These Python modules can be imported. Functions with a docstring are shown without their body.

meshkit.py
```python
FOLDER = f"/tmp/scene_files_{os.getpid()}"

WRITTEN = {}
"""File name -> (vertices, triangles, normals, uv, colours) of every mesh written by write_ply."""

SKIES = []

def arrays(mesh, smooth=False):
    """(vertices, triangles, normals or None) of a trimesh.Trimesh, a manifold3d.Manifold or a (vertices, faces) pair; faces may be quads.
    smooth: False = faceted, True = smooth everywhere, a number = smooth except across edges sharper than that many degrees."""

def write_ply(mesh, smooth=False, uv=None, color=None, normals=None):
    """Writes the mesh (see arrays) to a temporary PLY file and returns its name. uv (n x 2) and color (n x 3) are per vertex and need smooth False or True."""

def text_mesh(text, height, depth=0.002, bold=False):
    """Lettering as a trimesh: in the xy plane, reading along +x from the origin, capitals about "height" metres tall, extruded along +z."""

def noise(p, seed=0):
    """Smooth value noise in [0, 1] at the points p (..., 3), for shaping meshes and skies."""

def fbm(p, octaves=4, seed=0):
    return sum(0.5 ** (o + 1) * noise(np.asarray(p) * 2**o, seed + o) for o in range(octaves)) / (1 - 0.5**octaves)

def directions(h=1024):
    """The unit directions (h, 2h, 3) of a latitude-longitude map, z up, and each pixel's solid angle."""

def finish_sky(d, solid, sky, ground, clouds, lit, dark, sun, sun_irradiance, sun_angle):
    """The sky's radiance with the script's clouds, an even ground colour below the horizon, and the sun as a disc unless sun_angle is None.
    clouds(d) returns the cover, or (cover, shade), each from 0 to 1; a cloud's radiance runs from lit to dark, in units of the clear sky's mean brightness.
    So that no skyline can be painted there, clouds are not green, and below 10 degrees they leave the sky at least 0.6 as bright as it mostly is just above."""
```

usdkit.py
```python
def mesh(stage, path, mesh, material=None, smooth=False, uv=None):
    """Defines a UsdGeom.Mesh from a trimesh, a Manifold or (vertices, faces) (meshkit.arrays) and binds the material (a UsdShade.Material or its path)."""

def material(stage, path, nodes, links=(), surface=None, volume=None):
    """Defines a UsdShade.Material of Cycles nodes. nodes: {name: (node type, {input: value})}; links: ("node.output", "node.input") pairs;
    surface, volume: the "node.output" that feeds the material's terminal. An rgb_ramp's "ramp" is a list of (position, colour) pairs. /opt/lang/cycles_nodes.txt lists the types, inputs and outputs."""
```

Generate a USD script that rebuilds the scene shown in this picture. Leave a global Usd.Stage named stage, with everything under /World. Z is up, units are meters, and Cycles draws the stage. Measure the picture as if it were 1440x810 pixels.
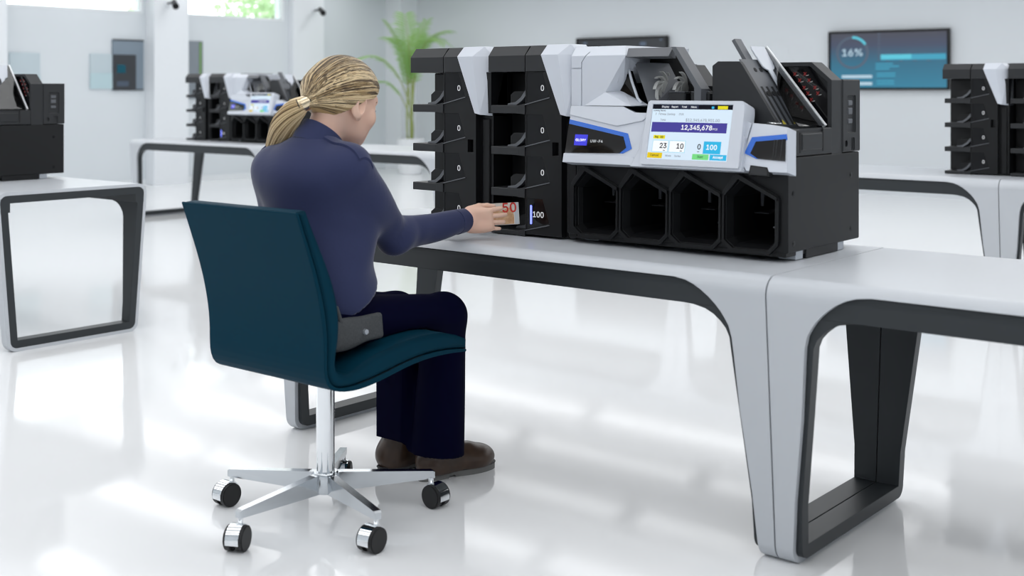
import math, random
import numpy as np
import trimesh
import manifold3d as m3
from manifold3d import Manifold, CrossSection
import shapely
from shapely.geometry import Polygon
from shapely.ops import unary_union
import usdkit, meshkit
from pxr import Usd, UsdGeom, UsdLux, UsdShade, Gf, Sdf, Vt

stage = Usd.Stage.CreateInMemory()
UsdGeom.SetStageUpAxis(stage, 'Z')
UsdGeom.SetStageMetersPerUnit(stage, 1.0)
UsdGeom.Xform.Define(stage, '/World')
UsdGeom.Scope.Define(stage, '/World/Looks')
rng = np.random.default_rng(7)

# ------------------------------------------------------------------ camera, sky, exposure
FPX, YAW, HORIZON, EYE = 1713.03, 0.691017, 124.94, 1.2334
EXPOSURE = 0.12
cam = UsdGeom.Camera.Define(stage, '/World/camera')
APER = 36.0
cam.CreateHorizontalApertureAttr(APER)
cam.CreateVerticalApertureAttr(APER * 810 / 1440)
cam.CreateFocalLengthAttr(FPX * APER / 1440)
cam.CreateVerticalApertureOffsetAttr(-(405 - HORIZON) * APER / 1440)
cam.CreateFStopAttr(2.7)
cam.CreateFocusDistanceAttr(4.25)
cam.CreateExposureAttr(EXPOSURE)
cam.CreateClippingRangeAttr(Gf.Vec2f(0.05, 1000))
_x = UsdGeom.Xformable(cam)
_x.AddTranslateOp().Set(Gf.Vec3d(0, 0, EYE))
_x.AddRotateXYZOp().Set(Gf.Vec3f(90, 0, math.degrees(YAW)))

sky = UsdLux.DomeLight.Define(stage, '/World/overcast_sky')
sky.CreateIntensityAttr(1.15)
sky.CreateColorAttr(Gf.Vec3f(0.93, 0.97, 1.0))
LAMP = 2.8           # radiance of the bright strips of the ceiling lights
FILL_GLOW = 0.80          # radiance of the wide panels added around them as soft fill light

# ------------------------------------------------------------------ materials
def mat(name, nodes, links=(), surface='p.BSDF'):
    return usdkit.material(stage, '/World/Looks/' + name, nodes, list(links), surface=surface)

def plain(name, col, rough=0.4, metal=0.0, bevel=0.0, coat=0.0, spec=0.5, grain=0.0, gscale=400, emit=None, es=0.0, extra=None):
    p = {'base_color': col, 'roughness': rough, 'metallic': metal, 'coat_weight': coat, 'specular_ior_level': spec}
    if emit is not None:
        p['emission_color'] = emit; p['emission_strength'] = es
    if extra: p.update(extra)
    nodes, links = {'p': ('principled_bsdf', p)}, []
    if bevel:
        nodes['bv'] = ('bevel', {'samples': 4, 'radius': bevel})
    if grain:
        nodes['tc'] = ('texture_coordinate', {})
        nodes['nz'] = ('noise_texture', {'scale': gscale, 'detail': 2.0})
        nodes['bp'] = ('bump', {'strength': grain, 'distance': 0.001})
        links += [('tc.object', 'nz.vector'), ('nz.fac', 'bp.height'), ('bp.normal', 'p.normal')]
        if bevel: links.append(('bv.bevel', 'bp.normal'))
    elif bevel:
        links.append(('bv.bevel', 'p.normal'))
    return mat(name, nodes, links)

M = {}
M['table_white'] = plain('table_white', (0.53, 0.555, 0.59), 0.33, bevel=0.003)
M['table_dark'] = plain('table_dark', (0.024, 0.029, 0.033), 0.42, bevel=0.003, spec=0.4, grain=0.05)
M['black_plastic'] = plain('black_plastic', (0.0065, 0.007, 0.008), 0.42, bevel=0.0018, spec=0.3, grain=0.08, gscale=900)
M['dark_plastic'] = plain('dark_plastic', (0.020, 0.0215, 0.024), 0.45, bevel=0.0018, spec=0.35, grain=0.08, gscale=900)
M['grey_plastic'] = plain('grey_plastic', (0.10, 0.107, 0.12), 0.42, bevel=0.0015)
M['black_gloss'] = plain('black_gloss', (0.004, 0.004, 0.005), 0.05, spec=0.32)
M['black_matte'] = plain('black_matte', (0.004, 0.004, 0.005), 0.7)
M['silver'] = plain('silver_plastic', (0.60, 0.635, 0.70), 0.30, bevel=0.003, coat=0.2)
M['blue'] = plain('blue_trim', (0.02, 0.14, 0.62), 0.2)
M['emblem_blue'] = plain('emblem_blue', (0.02, 0.02, 0.45), 0.3, emit=(0.03, 0.03, 0.6), es=0.5)
M['vane'] = plain('vane_plastic', (0.50, 0.51, 0.50), 0.35)
M['mid_grey'] = plain('mid_grey_plastic', (0.17, 0.18, 0.20), 0.42, bevel=0.0015)
M['metal_grey'] = plain('metal_grey', (0.45, 0.48, 0.52), 0.35, metal=0.6)
M['chrome'] = plain('chrome', (0.86, 0.88, 0.90), 0.06, metal=1.0)
M['satin_alu'] = plain('polished_aluminium', (0.64, 0.67, 0.70), 0.14, metal=1.0)
M['rubber'] = plain('black_rubber', (0.010, 0.010, 0.011), 0.5)
M['teal'] = plain('teal_leather', (0.0012, 0.031, 0.055), 0.55, bevel=0.004, grain=0.12, gscale=700, spec=0.06)
M['teal_seam'] = plain('dark_seam', (0.002, 0.012, 0.02), 0.6)
M['white_print'] = plain('white_print', (0.85, 0.85, 0.85), 0.5, emit=(1, 1, 1), es=0.5)
M['white_line'] = plain('white_edge', (0.85, 0.86, 0.88), 0.4)
M['ceiling'] = plain('ceiling_white', (0.84, 0.85, 0.86), 0.8)
M['warn_red'] = plain('red_print', (0.22, 0.006, 0.006), 0.5)
M['icon_grey'] = plain('icon_grey', (0.30, 0.30, 0.30), 0.5)
M['warn_yellow'] = plain('yellow_print', (0.6, 0.5, 0.03), 0.5)

def emat(name, col, s):
    return plain(name, tuple(0.10 * c for c in col), 0.25, emit=col, es=s, spec=0.06)
S = 0.84
M['scr_bg'] = emat('screen_pale', (0.70, 0.84, 0.97), S)
M['scr_black'] = emat('screen_black', (0.005, 0.006, 0.012), S)
M['scr_purple'] = emat('screen_purple', (0.07, 0.06, 0.32), S)
M['scr_white'] = emat('screen_white', (0.95, 0.98, 1.0), S)
M['scr_ink'] = emat('screen_ink', (0.01, 0.012, 0.02), S)
M['scr_grey'] = emat('screen_grey_ink', (0.20, 0.22, 0.26), S)
M['scr_tab'] = emat('screen_tab', (0.03, 0.035, 0.07), S)
M['scr_yellow'] = emat('screen_yellow', (0.80, 0.72, 0.02), S)
M['scr_amber'] = emat('screen_amber', (0.80, 0.58, 0.02), S)
M['scr_green'] = emat('screen_green', (0.20, 0.72, 0.25), S)
M['scr_cyan'] = emat('screen_cyan', (0.04, 0.48, 0.80), S)
M['scr_line'] = emat('screen_cyan_line', (0.35, 0.72, 0.88), S)
M['led_blue'] = emat('led_blue', (0.16, 0.20, 0.95), 2.2)
M['digit'] = emat('digit_white', (0.9, 0.92, 0.95), 0.5)

def noise_base(name, c1, c2, scale, rough, detail=4.0, bump=0.0, spec=0.5, sheen=0.0, stretch=(1, 1, 1), bdist=0.002):
    nodes = {'tc': ('texture_coordinate', {}), 'mp': ('mapping', {'scale': stretch}),
             'nz': ('noise_texture', {'scale': scale, 'detail': detail}),
             'mx': ('mix', {'color1': c1, 'color2': c2}),
             'p': ('principled_bsdf', {'roughness': rough, 'specular_ior_level': spec, 'sheen_weight': sheen, 'sheen_roughness': 0.4})}
    links = [('tc.object', 'mp.vector'), ('mp.vector', 'nz.vector'), ('nz.fac', 'mx.fac'), ('mx.color', 'p.base_color')]
    if bump:
        nodes['bp'] = ('bump', {'strength': bump, 'distance': bdist})
        links += [('nz.fac', 'bp.height'), ('bp.normal', 'p.normal')]
    return mat(name, nodes, links)

M['floor'] = noise_base('floor_resin', (0.85, 0.86, 0.875), (0.875, 0.885, 0.895), 1.3, 0.07, spec=0.20)
M['wall'] = noise_base('wall_paint', (0.62, 0.655, 0.68), (0.65, 0.68, 0.71), 0.6, 0.6)
M['wall_panel'] = plain('wall_lacquer', (0.66, 0.70, 0.73), 0.12)
M['pillar'] = plain('pillar_paint', (0.76, 0.79, 0.82), 0.5)
M['frame_white'] = plain('window_frame_paint', (0.75, 0.78, 0.80), 0.4)
M['reflection_pale'] = plain('pale_reflection_gloss', (0.50, 0.58, 0.62), 0.10)  # with the next four: wall reflections put into flat colours
M['reflection_slate'] = plain('reflection_slate', (0.20, 0.25, 0.30), 0.08)
M['reflection_teal'] = plain('reflection_teal', (0.46, 0.60, 0.64), 0.15)
M['reflection_grey'] = plain('reflection_grey', (0.22, 0.25, 0.28), 0.3)
M['reflection_green'] = plain('reflection_green', (0.16, 0.30, 0.10), 0.4)
M['lawn'] = noise_base('lawn', (0.06, 0.14, 0.03), (0.10, 0.2, 0.05), 8, 0.9)
M['jacket'] = noise_base('navy_jacket_cloth', (0.021, 0.028, 0.080), (0.028, 0.036, 0.100), 260, 0.75, bump=0.12, spec=0.25, sheen=0.25)
M['trousers'] = noise_base('dark_navy_cloth', (0.0009, 0.0011, 0.012), (0.0014, 0.0018, 0.018), 300, 0.9, bump=0.15, spec=0.06)
M['pouch'] = noise_base('charcoal_denim', (0.028, 0.032, 0.036), (0.075, 0.08, 0.085), 180, 0.8, bump=0.2)
M['shoe'] = noise_base('brown_leather', (0.020, 0.010, 0.006), (0.085, 0.048, 0.030), 26, 0.30, bump=0.15, bdist=0.004)
M['sole'] = plain('grey_sole', (0.16, 0.16, 0.155), 0.7)
M['skin'] = plain('skin', (0.74, 0.475, 0.37), 0.5, spec=0.35, extra={'subsurface_weight': 0.12, 'subsurface_radius': (0.012, 0.005, 0.003), 'subsurface_scale': 1.0})
M['lip'] = plain('lips', (0.45, 0.17, 0.15), 0.4)
M['eye_white'] = plain('eye_white', (0.8, 0.79, 0.77), 0.2)
M['iris'] = plain('iris', (0.05, 0.10, 0.16), 0.1)
M['brow'] = plain('brow_hair', (0.16, 0.10, 0.055), 0.7)
def hair_mat(name, col):
    return plain(name, col, 0.38, spec=0.45, extra={'anisotropic': 0.4})
M['hair'] = hair_mat('blond_hair', (0.43, 0.30, 0.145))
M['hair_light'] = hair_mat('light_blond_hair', (0.80, 0.64, 0.40))
M['hair_dark'] = hair_mat('dark_blond_hair', (0.075, 0.047, 0.024))
M['gold'] = plain('gold_metal', (0.72, 0.60, 0.42), 0.2, metal=1.0)
M['note_paper'] = plain('banknote_paper', (0.62, 0.58, 0.52), 0.6)
M['note_orange'] = noise_base('banknote_orange', (0.40, 0.17, 0.05), (0.70, 0.50, 0.32), 90, 0.6, detail=5)
M['note_red'] = plain('banknote_red', (0.55, 0.03, 0.02), 0.6)
M['note_silver'] = plain('banknote_foil', (0.55, 0.58, 0.61), 0.25, metal=0.4)
M['note_violet'] = plain('banknote_violet', (0.10, 0.05, 0.35), 0.6)
M['pot'] = plain('white_pot', (0.75, 0.77, 0.79), 0.4)
M['soil'] = plain('soil', (0.03, 0.02, 0.014), 0.9)
M['stem_green'] = plain('stem_green', (0.30, 0.36, 0.10), 0.5)
M['bark'] = plain('bark', (0.12, 0.09, 0.06), 0.9)
M['lamp_housing'] = plain('lamp_housing', (0.75, 0.76, 0.78), 0.4)
M['lamp_glow'] = mat('lamp_glow', {'e': ('emission', {'color': (0.97, 0.985, 1.0), 'strength': LAMP})}, surface='e.emission')
M['fill_glow'] = mat('fill_glow', {'e': ('emission', {'color': (0.97, 0.985, 1.0), 'strength': FILL_GLOW})}, surface='e.emission')  # glow of the unseen panels added as fill light
def leaf_mat(name, c):
    return mat(name, {'p': ('principled_bsdf', {'base_color': c, 'roughness': 0.45}), 't': ('translucent_bsdf', {'color': tuple(min(1, 1.3 * x) for x in c)}),
                      'm': ('mix_closure', {'fac': 0.35})}, [('p.BSDF', 'm.closure1'), ('t.BSDF', 'm.closure2')], 'm.closure')
M['palm_leaf'] = leaf_mat('palm_leaf', (0.30, 0.50, 0.17))
M['tree_leaf'] = leaf_mat('tree_leaf', (0.50, 0.62, 0.40))  # window glare and haze put into the leaf colour
M['clear_plate'] = mat('clear_plate', {'t': ('transparent_bsdf', {'color': (0.72, 0.74, 0.76)}), 'g': ('glossy_bsdf', {'color': (1, 1, 1), 'roughness': 0.04}),
                                       'f': ('fresnel', {'IOR': 1.5}), 'm': ('mix_closure', {})},
                       [('f.fac', 'm.fac'), ('t.BSDF', 'm.closure1'), ('g.BSDF', 'm.closure2')], 'm.closure')
M['window_glass'] = mat('window_glass', {'t': ('transparent_bsdf', {'color': (0.95, 0.98, 0.97)}), 'g': ('glossy_bsdf', {'color': (1, 1, 1), 'roughness': 0.0}),
                                         'f': ('fresnel', {'IOR': 1.45}), 'm': ('mix_closure', {})},
                        [('f.fac', 'm.fac'), ('t.BSDF', 'm.closure1'), ('g.BSDF', 'm.closure2')], 'm.closure')
# wall dashboard: a screen whose own colours run from plum grey at the top to blue at the bottom
M['dash_bg'] = mat('dashboard_screen', {'tc': ('texture_coordinate', {}), 's': ('separate_xyz', {}),
    'r': ('rgb_ramp', {'ramp': [(0.0, (0.035, 0.22, 0.34)), (0.45, (0.03, 0.15, 0.24)), (0.75, (0.055, 0.07, 0.12)), (1.0, (0.055, 0.055, 0.07))]}),
    'mr': ('map_range', {'from_min': 0.0, 'from_max': 0.70}), 'p': ('principled_bsdf', {'base_color': (0.01, 0.01, 0.012), 'roughness': 0.15, 'emission_strength': 0.9})},
    [('tc.object', 's.vector'), ('s.z', 'mr.value'), ('mr.result', 'r.fac'), ('r.color', 'p.emission_color')])
M['dash_dim'] = emat('dashboard_dim', (0.10, 0.13, 0.18), 0.9)
M['dash_cyan'] = emat('dashboard_cyan', (0.12, 0.55, 0.68), 0.9)
M['dash_teal'] = emat('dashboard_teal', (0.07, 0.35, 0.50), 0.9)
M['dash_text'] = emat('dashboard_text', (0.45, 0.60, 0.70), 0.9)
M['screen_off'] = plain('screen_off', (0.04, 0.043, 0.048), 0.2)

# ------------------------------------------------------------------ naming, things and parts
_used = {}
def numbered(parent, name):
    k = (parent, name); n = _used.get(k, -1) + 1; _used[k] = n
    return name if n == 0 else f'{name}_{n:03d}'

LOC = {}
def _tag(prim, label=None, cat=None, group=None, kind=None):
    for k, v in (('label', label), ('category', cat), ('group', group), ('kind', kind)):
        if v: prim.SetCustomDataByKey(k, v)

def thing(name, label, cat, loc=(0, 0, 0), group=None, kind=None):
    path = '/World/' + numbered('/World', name)
    x = UsdGeom.Xform.Define(stage, path)
    x.AddTranslateOp().Set(Gf.Vec3d(*map(float, loc)))
    LOC[path] = np.array(loc, float)
    _tag(x.GetPrim(), label, cat, group, kind)
    return path

def copy_of(src, loc, label, name=None):
    sp = stage.GetPrimAtPath(src); cd = sp.GetCustomData()
    path = '/World/' + numbered('/World', name or src.split('/')[-1])
    x = UsdGeom.Xform.Define(stage, path)
    p = x.GetPrim(); p.GetReferences().AddInternalReference(src); p.SetInstanceable(True)
    x.GetPrim().GetAttribute('xformOp:translate').Set(Gf.Vec3d(*map(float, loc)))
    _tag(p, label, cd['category'], cd.get('group'))
    return path

def arr(mesh):
    if isinstance(mesh, Manifold):
        m = mesh.to_mesh()
        return trimesh.Trimesh(np.array(m.vert_properties[:, :3], float), np.array(m.tri_verts), process=False)
    if isinstance(mesh, (tuple, list)) and len(mesh) and isinstance(mesh[0], (Manifold, trimesh.Trimesh)):
        return trimesh.util.concatenate([arr(x) for x in mesh])
    if isinstance(mesh, tuple):
        v, f, _ = meshkit.arrays(mesh); return trimesh.Trimesh(v, f, process=False)
    return mesh

def part(parent, name, mesh, material, smooth=False, label=None, kind=None):
    """One Mesh prim under parent; the mesh is given in world coordinates."""
    t = arr(mesh)
    path = parent + '/' + numbered(parent, name)
    root = '/'.join(parent.split('/')[:3])
    o = LOC.get(root, np.zeros(3))
    t = trimesh.Trimesh(t.vertices - o, t.faces, process=False)
    m = usdkit.mesh(stage, path, t, M[material] if isinstance(material, str) else material, smooth=smooth)
    _tag(m.GetPrim(), label, None, None, kind)
    return path

def setting(name, mesh, material, label, smooth=False, cat='wall'):
    path = '/World/' + numbered('/World', name)
    m = usdkit.mesh(stage, path, arr(mesh), M[material] if isinstance(material, str) else material, smooth=smooth)
    _tag(m.GetPrim(), label, cat, None, 'structure')
    return path

# ------------------------------------------------------------------ shape helpers
def box(x0, x1, y0, y1, z0, z1, b=0.0):
    if b <= 0:
        return Manifold.cube([x1 - x0, y1 - y0, z1 - z0]).translate([x0, y0, z0])
    lo, hi = np.array([x0, y0, z0]), np.array([x1, y1, z1]); pts = []
    for sx in (0, 1):
        for sy in (0, 1):
            for sz in (0, 1):
                c = np.where([sx, sy, sz], hi, lo); d = np.where([sx, sy, sz], -1, 1) * b
                for k in range(3):
                    e = d.copy(); e[k] = 0; pts.append(c + e)
    return Manifold.hull_points(np.array(pts))

def hull(*pts):
    return Manifold.hull_points(np.array(pts, float))

def poly_cs(pts):
    return CrossSection([np.array(pts, float)], m3.FillRule.NonZero)

def shp_cs(g):
    rings = []
    for p in (g.geoms if hasattr(g, 'geoms') else [g]):
        if p.is_empty: continue
        p = shapely.geometry.polygon.orient(p)
        rings.append(np.array(p.exterior.coords)[:-1])
        rings += [np.array(r.coords)[:-1] for r in p.interiors]
    return CrossSection(rings, m3.FillRule.EvenOdd)

def _cs(p):
    return p if isinstance(p, CrossSection) else (shp_cs(p) if hasattr(p, 'geom_type') else poly_cs(p))

def ex_y(p, y0, y1):
    """(x, z) outline extruded along y"""
    return Manifold.extrude(_cs(p), y1 - y0).transform([[1, 0, 0, 0], [0, 0, 1, y0], [0, 1, 0, 0]])

def ex_x(p, x0, x1):
    """(y, z) outline extruded along x"""
    return Manifold.extrude(_cs(p), x1 - x0).transform([[0, 0, 1, x0], [1, 0, 0, 0], [0, 1, 0, 0]])

def ex_z(p, z0, z1):
    return Manifold.extrude(_cs(p), z1 - z0).translate([0, 0, z0])

class Frame:
    def __init__(self, o, u, v):
        self.o = np.array(o, float); self.u = np.array(u, float) / np.linalg.norm(u)
        v = np.array(v, float); v = v - self.u * (v @ self.u); self.v = v / np.linalg.norm(v)
        self.n = np.cross(self.u, self.v)
        self.m = np.stack([self.u, self.v, self.n, self.o], 1)
    def __call__(self, mesh):
        if isinstance(mesh, Manifold): return mesh.transform(self.m)
        t = mesh.copy(); t.vertices = t.vertices @ self.m[:, :3].T + self.o; return t
    def slab(self, pts, h0, h1):
        return self(Manifold.extrude(_cs(pts), h1 - h0).translate([0, 0, h0]))
    def rect(self, u0, u1, v0, v1, h0, h1):
        return self.slab([(u0, v0), (u1, v0), (u1, v1), (u0, v1)], h0, h1)
    def text(self, s, u, v, height, h0, depth=0.0004, bold=False, align='l', stretch=1.0):
        t = meshkit.text_mesh(s, height, depth, bold)
        t.vertices[:, 0] *= stretch
        w = t.bounds[1][0] - t.bounds[0][0]
        off = {'l': 0, 'c': -w / 2, 'r': -w}[align] - t.bounds[0][0]
        t.apply_translation([u + off, v, h0])
        return self(t)

def rrect(x0, x1, y0, y1, r, n=6):
    return shapely.box(x0 + r, y0 + r, x1 - r, y1 - r).buffer(r, quad_segs=n)

def cyl(p0, p1, r0, r1=None, n=32):
    p0, p1 = np.array(p0, float), np.array(p1, float); d = p1 - p0; L = np.linalg.norm(d)
    c = Manifold.cylinder(L, r0, r0 if r1 is None else r1, n)
    w = d / L; a = np.array([1, 0, 0]) if abs(w[0]) < 0.9 else np.array([0, 1, 0])
    u = np.cross(a, w); u /= np.linalg.norm(u); v = np.cross(w, u)
    return c.transform(np.stack([u, v, w, p0], 1))

def tube(pts, r, n=10):
    pts = np.array(pts, float); r = np.broadcast_to(r, len(pts)); V = []; Fc = []
    T = np.gradient(pts, axis=0); T /= np.linalg.norm(T, axis=1)[:, None]
    a = np.array([0, 0, 1.0]) if abs(T[0][2]) < 0.9 else np.array([1.0, 0, 0])
    for i, (p, t) in enumerate(zip(pts, T)):
        u = np.cross(a, t); u /= np.linalg.norm(u); w = np.cross(t, u); a = np.cross(t, u) * 0 + a
        th = np.linspace(0, 2 * np.pi, n, endpoint=False)
        V.append(p + r[i] * (np.cos(th)[:, None] * u + np.sin(th)[:, None] * w))
    V = np.vstack(V); k = len(pts)
    for i in range(k - 1):
        for j in range(n):
            a0, a1, b0, b1 = i * n + j, i * n + (j + 1) % n, (i + 1) * n + j, (i + 1) * n + (j + 1) % n
            Fc += [[a0, a1, b1], [a0, b1, b0]]
    V = np.vstack([V, pts[:1], pts[-1:]]); c0, c1 = len(V) - 2, len(V) - 1
    for j in range(n):
        Fc += [[c0, (j + 1) % n, j], [c1, (k - 1) * n + j, (k - 1) * n + (j + 1) % n]]
    return trimesh.Trimesh(V, np.array(Fc), process=False)

def lathe(profile, o=(0, 0, 0), n=40):
    """(r, z) closed outline turned about the z axis"""
    return Manifold.revolve(_cs(profile), n).translate(list(map(float, o)))

# ------------------------------------------------------------------ the room
XW, YW, XE, YF, HC = -13.6, 13.7, 4.0, -3.0, 2.80
setting('floor', box(XW - 0.3, XE + 0.2, YF - 0.2, YW + 0.2, -0.1, 0.0), 'floor', 'glossy white resin floor across the whole hall', cat='floor')
setting('ceiling', box(XW - 0.3, XE + 0.2, YF - 0.2, YW + 0.2, HC, HC + 0.15), 'ceiling', 'flat white ceiling above the hall', cat='ceiling')
setting('wall_back', box(XW - 0.3, XE + 0.2, YW, YW + 0.2, 0, HC), 'wall', 'pale grey wall behind the dashboard screen and the palm')
setting('wall_right', box(XE, XE + 0.2, YF, YW, 0, HC), 'wall', 'pale grey side wall outside the picture on the right')
setting('wall_front', box(XW, XE, YF - 0.2, YF, 0, HC), 'wall', 'pale grey wall behind the viewer')
WIN = [(-2.2, -0.2), (0.4, 2.3), (2.9, 4.75), (5.3, 6.55), (7.16, 9.02), (9.62, 11.33)]
SILL, HEAD = 2.20, 2.72
w = box(XW - 0.2, XW, YF, YW, 0, HC)
for a, b in WIN:
    w -= box(XW - 0.3, XW + 0.1, a, b, SILL, HEAD)
setting('wall_left', w, 'wall_panel', 'satin grey wall under the high windows on the left')
for i, (a, b) in enumerate(WIN):
    g = 0.03
    p = '/World/' + numbered('/World', f'window_{i + 1}')
    fr = box(XW - 0.12, XW + 0.005, a, b, SILL, HEAD) - box(XW - 0.2, XW + 0.1, a + g, b - g, SILL + g, HEAD - g)
    mm = usdkit.mesh(stage, p, arr(fr), M['frame_white'])
    _tag(mm.GetPrim(), ['', '', '', '', 'high window with bright white sky, left of the pillar', 'high window with green trees outside, right of the pillar'][i] or 'high window outside the picture', 'window', None, 'structure')
    pane = usdkit.mesh(stage, p + '/pane', arr(box(XW - 0.07, XW - 0.06, a + g, b - g, SILL + g, HEAD - g)), M['window_glass'])
for k, (a, b, d) in enumerate([(9.06, 9.58, 0.19), (11.42, 12.0, 0.10), (6.60, 7.10, 0.19)]):
    setting(f'trim_{k + 1}', box(XW, XW + d, a, b, 0, HC), 'pillar', ['pale pillar between the two high windows', 'slim pale pillar right of the tree window', 'pale pillar left of the sky window'][k], cat='pillar')
setting('trim_4', box(XW, XW + 0.35, YW - 0.35, YW, 0, HC), 'pillar', 'pale corner post behind the palm', cat='pillar')
setting('baseboard_left', box(XW, XW + 0.012, 7.1, 9.06, 0, 0.07) + box(XW, XW + 0.012, 9.58, 11.42, 0, 0.07), 'frame_white', 'low white skirting along the left wall', cat='skirting')
setting('ground', box(-40, XW - 0.3, -15, 40, -0.3, -0.1), 'lawn', 'green lawn outside the high windows', cat='lawn')

# ceiling lights: the long soft streaks mirrored in the floor
seg = [(-13.45 + 2.35 * k + 0.12, -13.45 + 2.35 * (k + 1) - 0.12) for k in range(7)]
rows = [12.10 - 1.325 * k for k in range(11)]
LR = thing('linear_ceiling_light', 'bright ceiling strip running the length of the hall, with an added fill light panel around it', 'ceiling light', (XW, rows[0], HC), 'rows of linear ceiling lights')
part(LR, 'housing', box(-13.45, 3.0, rows[0] - 0.62, rows[0] + 0.62, HC - 0.04, HC), 'lamp_housing')
part(LR, 'added_fill_panel', box(-13.44, 2.99, rows[0] - 0.61, rows[0] + 0.61, HC - 0.05, HC - 0.0405), 'fill_glow')  # unseen glowing panel added as soft fill around the strip lights
for a, b in seg:
    part(LR, 'diffuser', box(a, b, rows[0] - 0.17, rows[0] + 0.17, HC - 0.062, HC - 0.0505), 'lamp_glow')
for y in rows[1:]:
    copy_of(LR, (XW, y, HC), 'bright ceiling strip running the length of the hall, with an added fill light panel around it')

# ------------------------------------------------------------------ tables
def table_profile(inset):
    ht, hb, H = 0.404, 0.345, 0.75
    g = Polygon([(-hb, 0), (hb, 0), (ht, H), (-ht, H)])
    g = g.buffer(-0.05).buffer(0.05, quad_segs=10)
    return g.buffer(-inset, quad_segs=10) if inset else g

def opening(L, dark):
    if dark:
        side = [(0.068, -0.1), (0.068, 0.0), (0.072, 0.15), (0.100, 0.396), (0.112, 0.5025), (0.120, 0.5775), (0.130, 0.600), (0.146, 0.618), (0.166, 0.634), (0.190, 0.6455), (0.225, 0.653), (0.26, 0.655)]
    else:
        side = [(0.048, -0.1), (0.050, 0.03), (0.061, 0.17), (0.088, 0.39), (0.100, 0.54), (0.104, 0.58), (0.112, 0.611), (0.122, 0.628), (0.134, 0.646), (0.150, 0.664), (0.170, 0.682), (0.192, 0.698), (0.215, 0.710), (0.242, 0.719), (0.28, 0.7237)]
    return side + [(L - x, z) for x, z in reversed(side)]

def make_table(name, label, x0, yc, L, src=None):
    if src is not None:
        return copy_of(src, (x0, yc, 0), label, name)
    T = thing(name, label, 'table', (x0, yc, 0), 'white arched tables')
    g = 0.002
    def ring(o, i):
        return ex_x(table_profile(o), g, L - g) - ex_x(table_profile(i), -1, L + 1)
    sk = ring(0, 0.016) - ex_y(opening(L, False), -1, 1)
    dk = ring(0.0162, 0.052) - ex_y(opening(L, True), -1, 1)
    # the lining's deep rail under the long edges
    for s in (-1, 1):
        y0, y1 = sorted((s * 0.335, s * 0.382))
        dk += box(g, L - g, y0, y1, 0.655, 0.72) - ex_y(opening(L, True), -1, 1)
    tr = lambda m: m.translate([x0, yc, 0])
    # parts: top shell with legs, dark lining
    part(T, 'shell', tr(sk), 'table_white', smooth=40, label='white outer shell of top and legs')
    part(T, 'lining', tr(dk), 'table_dark', smooth=40, label='dark inner frame of the arches')
    return T

YT, YB, LA, LB = 3.225, 7.055, 1.95, 2.03
TA = make_table('arched_table', 'white arched table carrying the large banknote sorter in front of the woman', -1.4915 - LA, YT, LA)
make_table('arched_table', 'white arched table cut off by the right edge of the picture, bare top in front', -1.4915, YT, LA, TA)
make_table('arched_table', 'white arched table at the far left under the cropped black sorter', -5.43 - LA, YT, LA, TA)
TB = make_table('arched_table', 'distant white arched table under the complete sorter behind the woman', -10.26, YB, LB)
make_table('arched_table', 'distant white arched table seen past the shoulder of the woman', -8.23, YB, LB, TB)
make_table('arched_table', 'distant white arched table behind the large banknote sorter', -4.17, YB, LB, TB)
make_table('arched_table', 'distant white arched table at the right edge carrying the cropped sorter', -2.14, YB, LB, TB)
make_table('arched_table', 'distant white arched table hidden behind the main sorter towers', -6.20, YB, LB, TB)

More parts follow.
